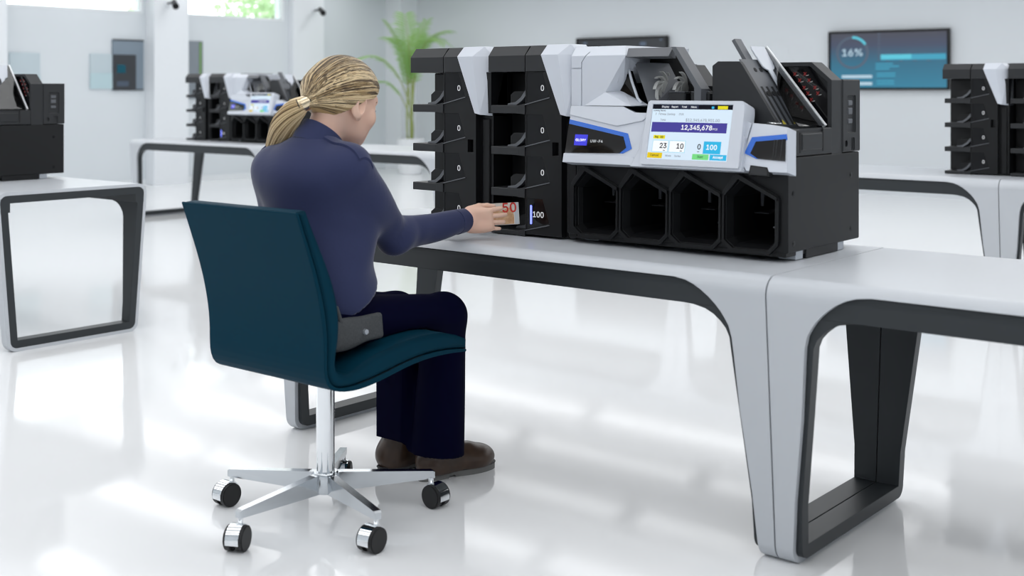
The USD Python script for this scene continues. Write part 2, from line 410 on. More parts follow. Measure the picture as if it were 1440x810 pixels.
# ------------------------------------------------------------------ the banknote sorter
MO = np.array([-2.32, 3.08, 0.75])
LIFT = 0.0

def cut_x(L):
    return L

def make_sorter(label):
    T = thing('banknote_sorter', label, 'banknote sorter', MO, 'banknote sorters on the tables')
    # ---- two stacker towers
    for i in range(2):
        dx = 0.364 * i
        X = lambda v: v + dx
        rear = box(X(-3.029), X(-2.668), 3.22, 3.549, 0.765, 1.2885, 0.004)
        blk = box(X(-2.871), X(-2.668), 3.116, 3.24, 0.757, 1.2885)
        fas = ex_y([(X(-2.871), 0.757), (X(-2.722), 0.757), (X(-2.722), 1.152), (X(-2.7785), 1.289), (X(-2.871), 1.289)], 3.10, 3.13)
        for k in range(4):
            zt = 1.178 - 0.137 * k
            win = [(X(-2.866), zt + 0.108), (X(-2.80), zt + 0.108), (X(-2.771), zt + 0.028), (X(-2.866), zt + 0.004)]
            fas -= ex_y(win, 3.09, 3.104)
        eye = box(X(-2.760), X(-2.734), 3.05, 3.125, 1.017, 1.060)
        body = (rear + blk + fas) - eye - box(X(-2.7225), X(-2.66), 3.0, 3.128, 0.75, 1.15)
        body += box(X(-2.71), X(-2.68), 3.12, 3.13, 0.76, 1.13, 0.002)
        B = part(T, 'stacker_tower', body, 'black_plastic')
        part(T, 'sensor_window', box(X(-2.760), X(-2.734), 3.121, 3.124, 1.017, 1.060), 'black_gloss')
        hood = ex_x([(3.10, 1.289), (3.10, 1.342), (3.128, 1.374), (3.55, 1.374), (3.55, 1.289)], X(-3.03), X(-2.8740))
        hood -= hull([X(-3.04), 3.0, 1.27], [X(-3.04), 3.0, 1.4], [X(-3.04), 3.128, 1.27], [X(-3.04), 3.128, 1.4], [X(-3.012), 3.0, 1.27], [X(-3.012), 3.0, 1.4]) 
        part(T, 'tower_hood', hood, 'dark_plastic')
        head = ex_x([(3.096, 1.2895), (3.096, 1.342), (3.128, 1.374), (3.55, 1.374), (3.55, 1.2895)], X(-2.8675), X(-2.66))
        head -= ex_y([(X(-2.80), 1.345), (X(-2.773), 1.28), (X(-2.6), 1.28), (X(-2.6), 1.39), (X(-2.80), 1.39)], 3.0, 3.21)
        part(T, 'tower_header', head, 'dark_plastic')
        wp = hull([X(-2.799), 3.09, 1.342], [X(-2.730), 3.09, 1.342], [X(-2.697), 3.09, 1.145], [X(-2.720), 3.09, 1.150],
                  [X(-2.799), 3.126, 1.376], [X(-2.706), 3.126, 1.376], [X(-2.676), 3.135, 1.342], [X(-2.668), 3.135, 1.14], [X(-2.72), 3.2, 1.15],
                  [X(-2.799), 3.21, 1.376], [X(-2.799), 3.2, 1.342], [X(-2.706), 3.21, 1.376], [X(-2.668), 3.2, 1.342], [X(-2.668), 3.2, 1.14])
        part(T, 'white_side_panel', wp, 'silver', label='silver white slanted panel')
        for k in range(4):
            zt = 1.178 - 0.137 * k
            th = 0.027 if k < 3 else 0.016
            tray = box(X(-3.018), X(-2.900), 3.098, 3.24, zt - th, zt, 0.002)
            tray += ex_y([(X(-2.902), zt - th), (X(-2.871), zt - th - 0.002), (X(-2.871), zt + 0.006), (X(-2.902), zt)], 3.096, 3.24)
            tp = part(B, 'tray', tray, 'dark_plastic')
            yb = 0.045 if (i == 1 and k == 3) else 0.0
            gd = ex_y([(X(-2.957), zt), (X(-2.957), zt + 0.034), (X(-2.940), zt + 0.046), (X(-2.890), zt + 0.046), (X(-2.872), zt + 0.056), (X(-2.872), zt)], 3.128 + yb, 3.142 + yb)
            part(B, 'note_guide', gd, 'black_plastic')
            rp = ex_y([(X(-2.953), zt + 0.0005), (X(-2.950), zt + 0.006), (X(-2.918), zt + 0.011), (X(-2.896), zt + 0.026), (X(-2.876), zt + 0.050), (X(-2.8715), zt + 0.050), (X(-2.8715), zt + 0.036), (X(-2.890), zt + 0.016), (X(-2.914), zt + 0.0005)], 3.106 + yb, 3.128 + yb)
            part(B, 'ramp', rp, 'grey_plastic')
            win = shapely.Polygon([(X(-2.866), zt + 0.108), (X(-2.80), zt + 0.108), (X(-2.771), zt + 0.028), (X(-2.866), zt + 0.004)])
            part(B, 'display_panel', ex_y(win.buffer(-0.0008), 3.1015, 3.1045), 'black_gloss')
            part(B, 'panel_edge', hull([X(-2.871), 3.096, zt + 0.001], [X(-2.871), 3.096, zt + 0.004], [X(-2.769), 3.096, zt + 0.024], [X(-2.769), 3.096, zt + 0.0275],
                                       [X(-2.871), 3.102, zt + 0.001], [X(-2.871), 3.102, zt + 0.004], [X(-2.769), 3.102, zt + 0.024], [X(-2.769), 3.102, zt + 0.0275]), 'grey_plastic')
            F = Frame((0, 3.1012, 0), (1, 0, 0), (0, 0, 1))
            last = (i == 1 and k == 3)
            part(B, 'digits', F.text('100' if last else '0', X(-2.818 if last else -2.801), zt + 0.048, 0.018, 0, 0.0006, True, 'c'), 'digit')
            if last:
                part(B, 'status_bar', F.slab(rrect(X(-2.852), X(-2.844), zt + 0.024, zt + 0.086, 0.003), 0, 0.001), 'led_blue')
    # ---- lower housing with four pockets
    low = box(-2.322, -1.558, 3.08, 3.552, 0.776, 1.041, 0.003) + box(-2.318, -1.566, 3.084, 3.22, 0.763, 0.79, 0.002) + box(-2.31, -1.562, 3.2, 3.41, 0.7505, 0.79, 0.002)
    low += box(-2.326, -2.296, 3.095, 3.2, 0.757, 1.03, 0.004)
    pk = np.array([(-2.236, 0.976), (-2.286, 0.926), (-2.287, 0.803), (-2.261, 0.782), (-2.153, 0.782), (-2.131, 0.803), (-2.129, 0.925)])
    P4 = 0.1785
    pockets = []
    for k in range(4):
        o = np.array([P4 * k, 0.0])
        g = Polygon(pk + o)
        pockets.append(g)
        inner = np.array(g.buffer(-0.010, join_style=2).exterior.coords)[:-1]
        outer = np.array(g.buffer(0.004, join_style=2).exterior.coords)[:-1]
        low -= hull(*[(x, 3.07, z) for x, z in outer], *[(x, 3.105, z) for x, z in inner])
        low -= ex_y(Polygon(inner), 3.10, 3.36)
    low -= box(-2.2865, -2.2835, 3.0, 3.09, 0.77, 1.05)
    part(T, 'lower_housing', low, 'black_plastic')
    for k, g in enumerate(pockets):
        rim = g.buffer(0.013, join_style=1, quad_segs=6).difference(g.buffer(0.002, join_style=1))
        rm = ex_y(rim, 3.070, 3.083)
        R = part(T, 'pocket_rim', rm, 'black_plastic')
        o = P4 * k
        part(R, 'hood_edge', ex_y(Polygon([(-2.290 + o, 0.936), (-2.250 + o, 0.991), (-2.238 + o, 0.991), (-2.118 + o, 0.932), (-2.118 + o, 0.922), (-2.238 + o, 0.977), (-2.280 + o, 0.930)]), 3.060, 3.078), 'black_plastic')
        part(R, 'roller', cyl((-2.150 + o, 3.16, 0.925), (-2.135 + o, 3.16, 0.925), 0.024), 'grey_plastic')
        part(R, 'stack_plate', box(-2.262 + o, -2.215 + o, 3.20, 3.34, 0.868, 0.872, 0.001), 'dark_plastic')
        part(R, 'stop_lug', box(-2.165 + o, -2.142 + o, 3.13, 3.20, 0.838, 0.842, 0.001), 'grey_plastic')
        part(R, 'guide_strip', box(-2.268 + o, -2.258 + o, 3.25, 3.26, 0.885, 0.945, 0.001), 'grey_plastic')
    for y, z in ((3.112, 0.94), (3.115, 0.80), (3.49, 0.972), (3.49, 0.81)):
        part(T, 'side_screw', cyl((-1.560, y, z), (-1.5572, y, z), 0.0085, n=6) + cyl((-1.558, y, z), (-1.556, y, z), 0.004, n=6), 'black_gloss')
    for y in (3.165, 3.435):
        for x in (-1.60, -2.28):
            part(T, 'foot', box(x - 0.02, x + 0.035, y - 0.022, y + 0.022, 0.7505, 0.784, 0.002), 'metal_grey')
    # ---- rear and upper bodies
    up = box(-2.318, -1.72, 3.30, 3.552, 1.042, 1.262, 0.004) + box(-2.30, -1.70, 3.12, 3.31, 1.042, 1.16, 0.003)
    part(T, 'rear_body', up, 'dark_plastic')
    psu = box(-1.70, -1.556, 3.431, 3.555, 1.043, 1.261, 0.003)
    psu -= box(-1.562, -1.54, 3.462, 3.522, 1.10, 1.213, 0.003) + box(-1.562, -1.54, 3.488, 3.515, 1.046, 1.085, 0.003) + cyl((-1.562, 3.455, 1.068), (-1.5, 3.455, 1.068), 0.010)
    PS = part(T, 'power_module', psu, 'dark_plastic')
    for z, r in ((1.19, 0.008), (1.165, 0.010), (1.135, 0.007)):
        part(PS, 'socket', box(-1.566, -1.558, 3.475, 3.505, z - r, z + r, 0.002), 'grey_plastic')
    th = [(-1.78, 1.04), (-1.559, 1.04), (-1.559, 1.258), (-1.623, 1.312), (-1.80, 1.312)]
    tall = ex_y(th, 3.36, 3.4295)
    tall -= ex_y(Polygon([(-1.76, 1.05), (-1.572, 1.05), (-1.572, 1.253), (-1.628, 1.300), (-1.79, 1.300)]), 3.3, 3.372)
    part(T, 'hopper_back', tall, 'dark_plastic')
    part(T, 'icon_panel', ex_y(Polygon([(-1.76, 1.052), (-1.574, 1.052), (-1.574, 1.252), (-1.629, 1.298), (-1.79, 1.298)]), 3.369, 3.3725), 'black_gloss')
    Fi = Frame((0, 3.3685, 0), (1, 0, 0), (0, 0, 1))
    for x, z in ((-1.679, 1.276), (-1.646, 1.276), (-1.663, 1.257), (-1.633, 1.257), (-1.649, 1.235), (-1.614, 1.235), (-1.637, 1.218), (-1.605, 1.218), (-1.626, 1.199)):
        part(T, 'warning_icon', [Fi.slab([(x - 0.007, z - 0.003), (x - 0.005, z - 0.005), (x + 0.004, z + 0.005), (x + 0.002, z + 0.007)], 0, 0.0006), Fi.slab([(x - 0.007, z + 0.005), (x - 0.005, z + 0.007), (x + 0.004, z - 0.003), (x + 0.002, z - 0.005)], 0, 0.0008)], 'warn_red')
        part(T, 'note_icon', Fi.slab([(x - 0.001, z - 0.006), (x + 0.009, z - 0.0045), (x + 0.012, z - 0.001), (x + 0.006, z - 0.002)], 0.001, 0.0016), 'icon_grey')
    sb = box(-1.76, -1.557, 3.092, 3.3595, 1.043, 1.119, 0.003)
    sb -= box(-1.562, -1.55, 3.150, 3.300, 1.108, 1.13)
    part(T, 'hopper_base', sb, 'dark_plastic')
    part(T, 'latch_plate', box(-1.562, -1.5535, 3.160, 3.290, 1.058, 1.106, 0.003), 'dark_plastic')
    for y in (3.152, 3.298):
        part(T, 'latch_groove', box(-1.558, -1.5555, y - 0.004, y + 0.004, 1.052, 1.110, 0.001), 'black_matte')
    # ---- hopper: sloping feed block, guides, clear cover
    hb = ex_y([(-1.831, 1.05), (-1.60, 1.05), (-1.60, 1.115), (-1.624, 1.136), (-1.734, 1.303), (-1.742, 1.312), (-1.812, 1.313), (-1.831, 1.300)], 3.14, 3.36)
    chan = Polygon([(-1.735, 1.325), (-1.752, 1.318), (-1.630, 1.125), (-1.55, 1.125), (-1.70, 1.33)])
    hb -= ex_y(chan, 3.157, 3.35)
    part(T, 'hopper_block', hb, 'dark_plastic')
    SL = np.array([0.122, 0.0, -0.193]); SL /= np.linalg.norm(SL)
    Fr = Frame((-1.752, 3.157, 1.318), SL, (0, 1, 0))   # u down the slope, v back, n out of the ramp (to +x, up) after the flip below
    sg = -1.0 if Fr.n[0] < 0 else 1.0
    if sg < 0: Fr = Frame((-1.752, 3.35, 1.318), SL, (0, -1, 0))
    part(T, 'feed_ramp', Fr.rect(0, 0.228, 0.0, 0.193, -0.001, 0.002), 'grey_plastic')
    for v in (0.030, 0.062, 0.094, 0.126, 0.158):
        part(T, 'feed_groove', Fr.rect(0.095, 0.226, v, v + 0.012, 0.002, 0.0028), 'black_matte')
    for v in (0.05, 0.083, 0.115):
        part(T, 'ramp_slot', Fr.slab(rrect(0.03, 0.044, v, v + 0.015, 0.005), 0.002, 0.003), 'black_matte')
        part(T, 'ramp_slot', Fr.slab(rrect(0.112, 0.128, v - 0.006, v + 0.022, 0.006), 0.0028, 0.004), 'black_matte')
    for v in (0.045, 0.115):
        part(T, 'warning_mark', Fr.slab([(0.208, v), (0.224, v - 0.010), (0.224, v + 0.010)], 0.003, 0.0036), 'warn_yellow')
    # stop bar in line with the ramp, rising behind the block
    part(T, 'upper_guide', Fr.rect(-0.075, 0.0, 0.045, 0.085, -0.012, -0.001), 'grey_plastic')
    # T shaped white pusher
    Fp = Frame(np.array([-1.766, 3.30, 1.356]), np.array([0.19, 0, -0.232]), (0, -1, 0))
    if Fp.n[0] < 0: Fp = Frame(np.array([-1.766, 3.345, 1.356]), np.array([0.19, 0, -0.232]), (0, 1, 0))
    pushT = Polygon([(0.0, 0.0), (0.0, 0.085), (0.012, 0.09), (0.072, 0.082), (0.080, 0.074), (0.085, 0.058), (0.135, 0.056), (0.152, 0.05), (0.152, 0.036), (0.085, 0.034), (0.080, 0.018), (0.07, 0.008)])
    # v runs back to front so that the stem hangs in front of the cover's rear edge
    Fp2 = Frame(np.array([-1.766, 3.345, 1.356]), np.array([0.19, 0, -0.232]), (0, -1, 0))
    s2 = 1.0 if Fp2.n[0] > 0 else -1.0
    FT2 = Frame(np.array([-1.766, 3.335, 1.359]), SL, (0, -1, 0))
    part(T, 'note_pusher', FT2.slab(pushT, -0.002, 0.002), 'silver', label='white T shaped note pusher')
    cov = Polygon([(0.0, 0.0), (0.300, 0.0), (0.300, 0.165), (0.28, 0.170), (0.16, 0.12), (0.08, 0.03), (0.0, 0.006)])
    part(T, 'clear_cover', Fp2.slab(cov, *sorted((0.0, s2 * 0.003))), 'clear_plate', label='clear plastic cover')
    part(T, 'cover_edge', Fp2.rect(-0.004, 0.302, -0.008, 0.0, *sorted((-s2 * 0.006, s2 * 0.006))), 'white_line', label='white edge of the clear cover')
    part(T, 'cover_knob', Fp2(Manifold.cylinder(0.006, 0.006, 0.006, 20).translate([0.22, 0.075, -0.006 if s2 > 0 else 0])), 'black_plastic')
    # ---- upper left: white housing, outlet with two stacker wheels
    wh = ex_y([(-2.319, 1.178), (-2.085, 1.178), (-2.160, 1.215), (-2.187, 1.222), (-2.172, 1.265), (-2.112, 1.334), (-2.112, 1.336), (-2.319, 1.336)], 3.10, 3.20)
    wh += hull([-2.319, 3.10, 1.336], [-2.112, 3.10, 1.336], [-2.319, 3.126, 1.366], [-2.130, 3.126, 1.366], [-2.319, 3.5, 1.366], [-2.130, 3.5, 1.366], [-2.319, 3.5, 1.2], [-2.16, 3.5, 1.2], [-2.319, 3.12, 1.2], [-2.18, 3.13, 1.2]) ^ box(-2.4, -2.0, 3.0, 3.6, 1.25, 1.4)
    wh += hull([-2.172, 3.10, 1.265], [-2.112, 3.10, 1.334], [-2.187, 3.10, 1.222], [-2.2, 3.12, 1.24], [-2.145, 3.145, 1.285], [-2.118, 3.135, 1.32], [-2.155, 3.150, 1.225])
    wh += hull([-2.187, 3.10, 1.222], [-2.25, 3.075, 1.180], [-2.075, 3.075, 1.180], [-2.25, 3.16, 1.180], [-2.06, 3.15, 1.182], [-2.155, 3.150, 1.228], [-2.10, 3.13, 1.196])
    wh -= ex_y(Polygon([(-2.2805, 1.1), (-2.2805, 1.317), (-2.2775, 1.317), (-2.2775, 1.1)]), 3.0, 3.104)
    wh -= hull([-2.2805, 3.0, 1.315], [-2.2775, 3.0, 1.315], [-2.2305, 3.0, 1.38], [-2.2275, 3.0, 1.38], [-2.2805, 3.104, 1.315], [-2.2775, 3.104, 1.315], [-2.2305, 3.118, 1.38], [-2.2275, 3.118, 1.38]) + box(-2.233, -2.229, 3.1, 3.6, 1.363, 1.40)
    wh -= box(-2.33, -2.279, 3.0, 3.104, 1.2945, 1.298)
    part(T, 'white_upper_housing', wh, 'silver', label='silver white upper housing with dark joints')
    side = hull([-2.135, 3.155, 1.292], [-2.158, 3.14, 1.266], [-2.160, 3.14, 1.226], [-2.098, 3.14, 1.202], [-2.135, 3.17, 1.292], [-2.158, 3.17, 1.266], [-2.160, 3.17, 1.226], [-2.098, 3.17, 1.202])
    part(T, 'outlet_window', side, 'black_gloss')
    part(T, 'outlet_rim', tube([(-2.136, 3.150, 1.298), (-2.120, 3.146, 1.256), (-2.094, 3.140, 1.203), (-2.076, 3.134, 1.189)], 0.0045, 8), 'silver', smooth=True)
    roof = hull(*[(x, y, z) for y, z, x1 in ((3.10, 1.330, -1.958), (3.135, 1.358, -1.962), (3.20, 1.358, -1.995), (3.20, 1.325, -1.995)) for x in (-2.128, x1)])
    roof += box(-2.128, -2.035, 3.18, 3.268, 1.327, 1.356)
    part(T, 'outlet_roof', roof, 'grey_plastic')
    arm = ex_y([(-1.958, 1.358), (-1.942, 1.358), (-1.855, 1.232), (-1.855, 1.19), (-1.878, 1.19), (-1.878, 1.235)], 3.115, 3.165)
    part(T, 'outlet_cheek', arm, 'grey_plastic')
    part(T, 'cheek_wedge', ex_y([(-1.945, 1.305), (-1.928, 1.305), (-1.878, 1.240), (-1.895, 1.236), (-1.92, 1.25)], 3.16, 3.26), 'dark_plastic')
    part(T, 'outlet_back', ex_y([(-2.16, 1.15), (-1.90, 1.15), (-1.90, 1.22), (-2.02, 1.345), (-2.16, 1.345)], 3.255, 3.265), 'black_matte')
    pl_ = hull([-2.125, 3.17, 1.315], [-2.125, 3.32, 1.315], [-2.055, 3.15, 1.170], [-2.055, 3.32, 1.170], [-2.0, 3.32, 1.310], [-1.985, 3.32, 1.175], [-2.08, 3.335, 1.17], [-2.125, 3.335, 1.315], [-1.985, 3.335, 1.175], [-2.0, 3.335, 1.31])
    part(T, 'stacker_plate', pl_, 'mid_grey')
    for j, (cx, cy, cz) in enumerate(((-2.048, 3.215, 1.236), (-1.990, 3.235, 1.234))):
        W = part(T, 'stacker_wheel', cyl((cx - 0.008, cy, cz), (cx + 0.008, cy, cz), 0.020, n=24), 'vane')
        for q in range(9):
            a0 = 2 * np.pi * q / 9
            pts = []
            for t in np.linspace(0, 1, 7):
                r = 0.018 + 0.034 * t; a = a0 + 1.15 * t
                pts.append((r * np.cos(a), r * np.sin(a)))
            pts = np.array(pts); n_ = np.gradient(pts, axis=0); n_ = np.stack([-n_[:, 1], n_[:, 0]], 1); n_ /= np.linalg.norm(n_, axis=1)[:, None]
            wd = np.linspace(0.0045, 0.0012, 7)[:, None]
            bl = Polygon(np.vstack([pts + n_ * wd, (pts - n_ * wd)[::-1]])).buffer(0)
            part(W, 'wheel_vane', ex_x(bl, cx - 0.006, cx + 0.006).translate([0, cy, cz]), 'vane')
    part(T, 'delivery_block', box(-1.985, -1.925, 3.14, 3.22, 1.175, 1.222, 0.004) + box(-1.91, -1.845, 3.145, 3.26, 1.17, 1.222, 0.004) + box(-1.95, -1.88, 3.15, 3.26, 1.17, 1.196, 0.002), 'dark_plastic')
    part(T, 'delivery_cap', box(-1.983, -1.927, 3.142, 3.218, 1.2215, 1.2245, 0.001) + box(-1.908, -1.848, 3.147, 3.255, 1.2215, 1.2245, 0.001), 'grey_plastic')
    # ---- sloping white fascia
    B_ = 0.238
    vy, vz = B_ / math.hypot(1, B_), 1 / math.hypot(1, B_)
    z0 = 1.003
    FA = Frame((0, 2.80 + B_ * z0, z0), (1, 0, 0), (0, vy, vz))
    V = lambda z: (z - z0) / vz
    def xz(pts): return [(x, V(z)) for x, z in pts]
    body = FA.slab(xz([(-2.303, 1.003), (-1.668, 1.003), (-1.686, 1.026), (-1.665, 1.134), (-1.68, 1.142), (-1.70, 1.160), (-1.99, 1.160), (-2.06, 1.160), (-2.105, 1.178), (-2.303, 1.178)]), -0.05, 0.0)
    part(T, 'fascia', body, 'silver', label='silver white front fascia')
    part(T, 'fascia_lip', FA.slab(xz([(-2.304, 1.0025), (-2.01, 1.0025), (-2.045, 1.026), (-2.304, 1.030)]), 0.0, 0.006), 'silver')
    part(T, 'fascia_shoulder', FA.slab(xz([(-2.303, 1.150), (-2.12, 1.118), (-2.03, 1.135), (-2.0, 1.158), (-2.06, 1.160), (-2.105, 1.178), (-2.303, 1.178)]), 0.0, 0.004), 'silver')
    part(T, 'blue_trim', FA.slab(xz([(-2.302, 1.136), (-2.076, 1.097), (-2.055, 1.052), (-2.084, 1.037), (-2.100, 1.037), (-2.302, 1.110)]), 0.0004, 0.002), 'blue', label='blue accent stripe')
    em = part(T, 'emblem_panel', FA.slab(xz([(-2.302, 1.122), (-2.090, 1.087), (-2.075, 1.054), (-2.097, 1.037), (-2.302, 1.032)]), 0.0021, 0.003), 'black_gloss')
    part(em, 'emblem', FA.rect(-2.271, -2.222, V(1.056), V(1.0895), 0.003, 0.0036), 'emblem_blue')
    part(em, 'maker_lettering', FA.text('GLORY', -2.2465, V(1.069), 0.0075, 0.0037, 0.0004, True, 'c', 1.15), 'white_print')
    part(em, 'model_lettering', FA.text('UW-F4', -2.210, V(1.0665), 0.0085, 0.0031, 0.0004, False, 'l', 1.15), 'white_line')
    pod = FA.slab(xz([(-1.664, 1.003), (-1.538, 1.003), (-1.545, 1.06), (-1.552, 1.126), (-1.600, 1.132), (-1.660, 1.136), (-1.681, 1.026)]), -0.052, 0.001)
    PD = part(T, 'fascia_pod', pod, 'silver', label='silver white corner pod')
    part(PD, 'pod_trim', FA.slab(xz([(-1.657, 1.096), (-1.675, 1.051), (-1.637, 1.037), (-1.625, 1.037), (-1.548, 1.093), (-1.552, 1.107)]), 0.0015, 0.003), 'blue')
    part(PD, 'pod_panel', FA.slab(xz([(-1.643, 1.084), (-1.656, 1.051), (-1.630, 1.037), (-1.547, 1.033), (-1.5525, 1.0935)]), 0.0031, 0.004), 'black_gloss')
    for x in (-1.585, -1.577, -1.562):
        part(PD, 'pod_line', FA.rect(x - 0.0015, x + 0.0015, V(1.0345), V(1.091), 0.004, 0.0045), 'dark_plastic')
    Ft = Frame((-1.603, 3.07 + 0.022, 1.1345), (1, 0, -0.09), (0, 1, 0.05))
    part(PD, 'start_button', Ft(Manifold.cylinder(0.004, 0.019, 0.017, 32)), 'chrome')
    part(PD, 'button_ring', Ft(Manifold.cylinder(0.003, 0.023, 0.022, 32) - Manifold.cylinder(0.006, 0.019, 0.019, 32).translate([0, 0, -0.001])), 'dark_plastic')
    part(PD, 'pod_latch', FA.slab(xz([(-1.655, 0.992), (-1.652, 1.019), (-1.600, 1.015), (-1.592, 1.0), (-1.592, 0.990)]), -0.02, 0.0022), 'black_plastic')
    part(PD, 'latch_insert', FA.slab(xz([(-1.651, 0.994), (-1.648, 1.0155), (-1.603, 1.0115), (-1.597, 1.0), (-1.597, 0.992)]), -0.02, 0.003), 'dark_plastic')
    # ---- touch screen
    FS = Frame((-1.985, 3.0205, 1.0275), (1, 0, 0), (0, vy, vz))
    bez = Polygon([(-0.022, -0.018), (0.309, -0.018), (0.306, 0.15), (0.304, 0.168), (0.298, 0.175), (-0.012, 0.175), (-0.018, 0.168), (-0.020, 0.12)]).buffer(-0.006).buffer(0.006, quad_segs=6)
    scr = FS.slab(bez, -0.012, 0.0)
    scr += FS(Manifold.hull_points(np.array([(x, y, -0.012) for x, y in np.array(bez.exterior.coords)[:-1]] + [(x * 0.98 + 0.002, y * 0.97 + 0.003, -0.07) for x, y in np.array(bez.exterior.coords)[:-1]])))
    scr += FS.slab([(-0.06, -0.024), (0.312, -0.024), (0.312, 0.07), (0.30, 0.09), (-0.03, 0.09), (-0.035, 0.03)], -0.03, -0.010)
    scr -= FS.rect(-0.001, 0.269, -0.001, 0.1645, -0.004, 0.01)
    SC = part(T, 'screen_bezel', scr, 'silver', label='silver white touch screen housing')
    part(T, 'screen', FS.rect(0, 0.268, 0, 0.1635, -0.0038, -0.0022), 'scr_bg', label='lit touch screen')
    SCN = T + '/screen'
    W_, H_ = 0.268, 0.1635
    def R(name, u0, v0, u1, v1, m, h=0.0):     # fractions of the screen, v from the top
        return part(SCN, name, FS.rect(u0 * W_, u1 * W_, (1 - v1) * H_, (1 - v0) * H_, -0.0022, -0.0018 + h), m)
    def Tx(name, s, u, v, hgt, m, bold=False, al='l', st=1.0):
        return part(SCN, name, FS.text(s, u * W_, (1 - v) * H_, hgt * H_, -0.0018 + 0.0006, 0.0003, bold, al, st), m)
    R('title_bar', 0, 0, 1, 0.085, 'scr_black')
    for k, s in enumerate(('Display', 'Report', 'Total', 'Menu')):
        R('tab', 0.11 + 0.12 * k, 0.012, 0.222 + 0.12 * k, 0.073, 'scr_tab', 0.0003)
        Tx('tab_text', s, 0.165 + 0.12 * k, 0.058, 0.032, 'scr_white', False, 'c')
    R('status_tag', 0.82, 0.02, 0.94, 0.078, 'scr_yellow', 0.0003)
    R('status_mark', 0.745, 0.03, 0.775, 0.07, 'scr_cyan', 0.0003)
    Tx('heading_text', 'Sorting Name', 0.015, 0.127, 0.030, 'scr_ink')
    Tx('mode_text', '3   Fitness Sorting      EUR', 0.045, 0.195, 0.036, 'scr_grey')
    Tx('total_text', 'Total', 0.12, 0.30, 0.034, 'scr_grey')
    Tx('amount_text', '$12,345,678,901.00', 0.86, 0.305, 0.050, 'scr_grey', False, 'r')
    R('count_bar', 0.015, 0.325, 0.955, 0.505, 'scr_purple')
    Tx('count_text', '12,345,678', 0.78, 0.455, 0.082, 'scr_white', True, 'r')
    Tx('unit_text', 'PCS', 0.79, 0.455, 0.036, 'scr_white')
    R('reject_tag', 0.055, 0.565, 0.205, 0.63, 'scr_yellow')
    Tx('reject_text', 'Rej   00', 0.13, 0.615, 0.036, 'scr_ink', True, 'c')
    for k, s in enumerate(('23', '10', '0', '100')):
        u0 = 0.055 + 0.215 * k; u1 = u0 + 0.205
        if k == 3:
            R('value_box', u0, 0.655, u1 + 0.005, 0.875, 'scr_cyan'); Tx('value_text', s, (u0 + u1) / 2, 0.80, 0.085, 'scr_white', True, 'c')
        else:
            if k < 2:
                R('value_frame', u0, 0.655, u1, 0.875, 'scr_line'); R('value_box', u0 + 0.006, 0.665, u1 - 0.006, 0.865, 'scr_white', 0.0003)
            Tx('value_text', s, u1 - 0.02, 0.80, 0.090, 'scr_ink', True, 'r')
            R('value_note', u1 - 0.06, 0.835, u1 - 0.035, 0.85, 'scr_grey', 0.0004)
    R('cancel_key', 0.005, 0.885, 0.195, 0.985, 'scr_amber'); Tx('key_text', 'Cancel', 0.10, 0.952, 0.040, 'scr_ink', False, 'c')
    Tx('mode_label', 'Mode', 0.24, 0.952, 0.034, 'scr_grey'); Tx('mode_label', 'Sorter', 0.355, 0.952, 0.034, 'scr_grey')
    R('start_key', 0.575, 0.885, 0.775, 0.985, 'scr_green'); Tx('key_text', 'Start', 0.675, 0.952, 0.040, 'scr_ink', False, 'c')
    R('accept_key', 0.79, 0.885, 0.99, 0.985, 'scr_cyan'); Tx('key_text', 'Accept', 0.89, 0.952, 0.044, 'scr_white', True, 'c')
    return T

S1 = make_sorter('large black and silver banknote sorter on the front table, woman loading its bottom tray')
MO2 = MO + np.array([0, 0, 0.0012])
stage.GetPrimAtPath(S1).GetAttribute('xformOp:translate').Set(Gf.Vec3d(*map(float, MO2)))
copy_of(S1, MO2 + np.array([-4.54, 0.0, 0]), 'cropped banknote sorter at the left edge showing only its black side and hopper')
copy_of(S1, MO2 + np.array([-6.72, 3.83, 0]), 'small complete banknote sorter on the distant table behind the woman')
copy_of(S1, MO2 + np.array([0.49, 3.83, 0]), 'cropped banknote sorter at the right edge showing only its stacker towers')

# ------------------------------------------------------------------ the swivel chair
CX, CY = -2.66, 2.37
CH = thing('swivel_chair', 'teal leather swivel chair with chrome star base under the seated woman', 'office chair', (CX, CY, 0))
def smooth_path(pts, n=60):
    from scipy.interpolate import splprep, splev
    p = np.array(pts, float); tck, _ = splprep(p.T, s=0.00002, k=3); return np.array(splev(np.linspace(0, 1, n), tck)).T
outer = smooth_path([(2.051, 0.915), (2.101, 0.775), (2.137, 0.64), (2.147, 0.535), (2.153, 0.475), (2.168, 0.442), (2.2, 0.427), (2.25, 0.422), (2.335, 0.430), (2.47, 0.450), (2.59, 0.460), (2.706, 0.452)])
inner = smooth_path([(2.089, 0.918), (2.135, 0.82), (2.190, 0.69), (2.204, 0.615), (2.198, 0.55), (2.190, 0.505), (2.200, 0.478), (2.228, 0.468), (2.28, 0.484), (2.385, 0.511), (2.50, 0.525), (2.60, 0.520), (2.69, 0.500), (2.712, 0.487)])
mid = np.array([o * 0.80 + i_ * 0.20 for o, i_ in zip(outer, inner)])
mid2 = np.array([o * 0.785 + i_ * 0.215 for o, i_ in zip(outer, inner)])
hw = 0.245
def band(a, b, x0, x1, r=0.006):
    g = Polygon(np.vstack([a, b[::-1]])).buffer(0)
    g = g.buffer(-r).buffer(r, quad_segs=4)
    return ex_x(g, x0, x1)
part(CH, 'back_shell', band(outer, mid, CX - hw, CX + hw, 0.003), 'teal', smooth=40, label='thin teal outer shell')
part(CH, 'seam', band(mid, mid2, CX - hw + 0.003, CX + hw - 0.003, 0.0005), 'teal_seam', smooth=40, label='dark seam line')
cu = Polygon(np.vstack([mid2, inner[::-1]])).buffer(0)
cs_ = []
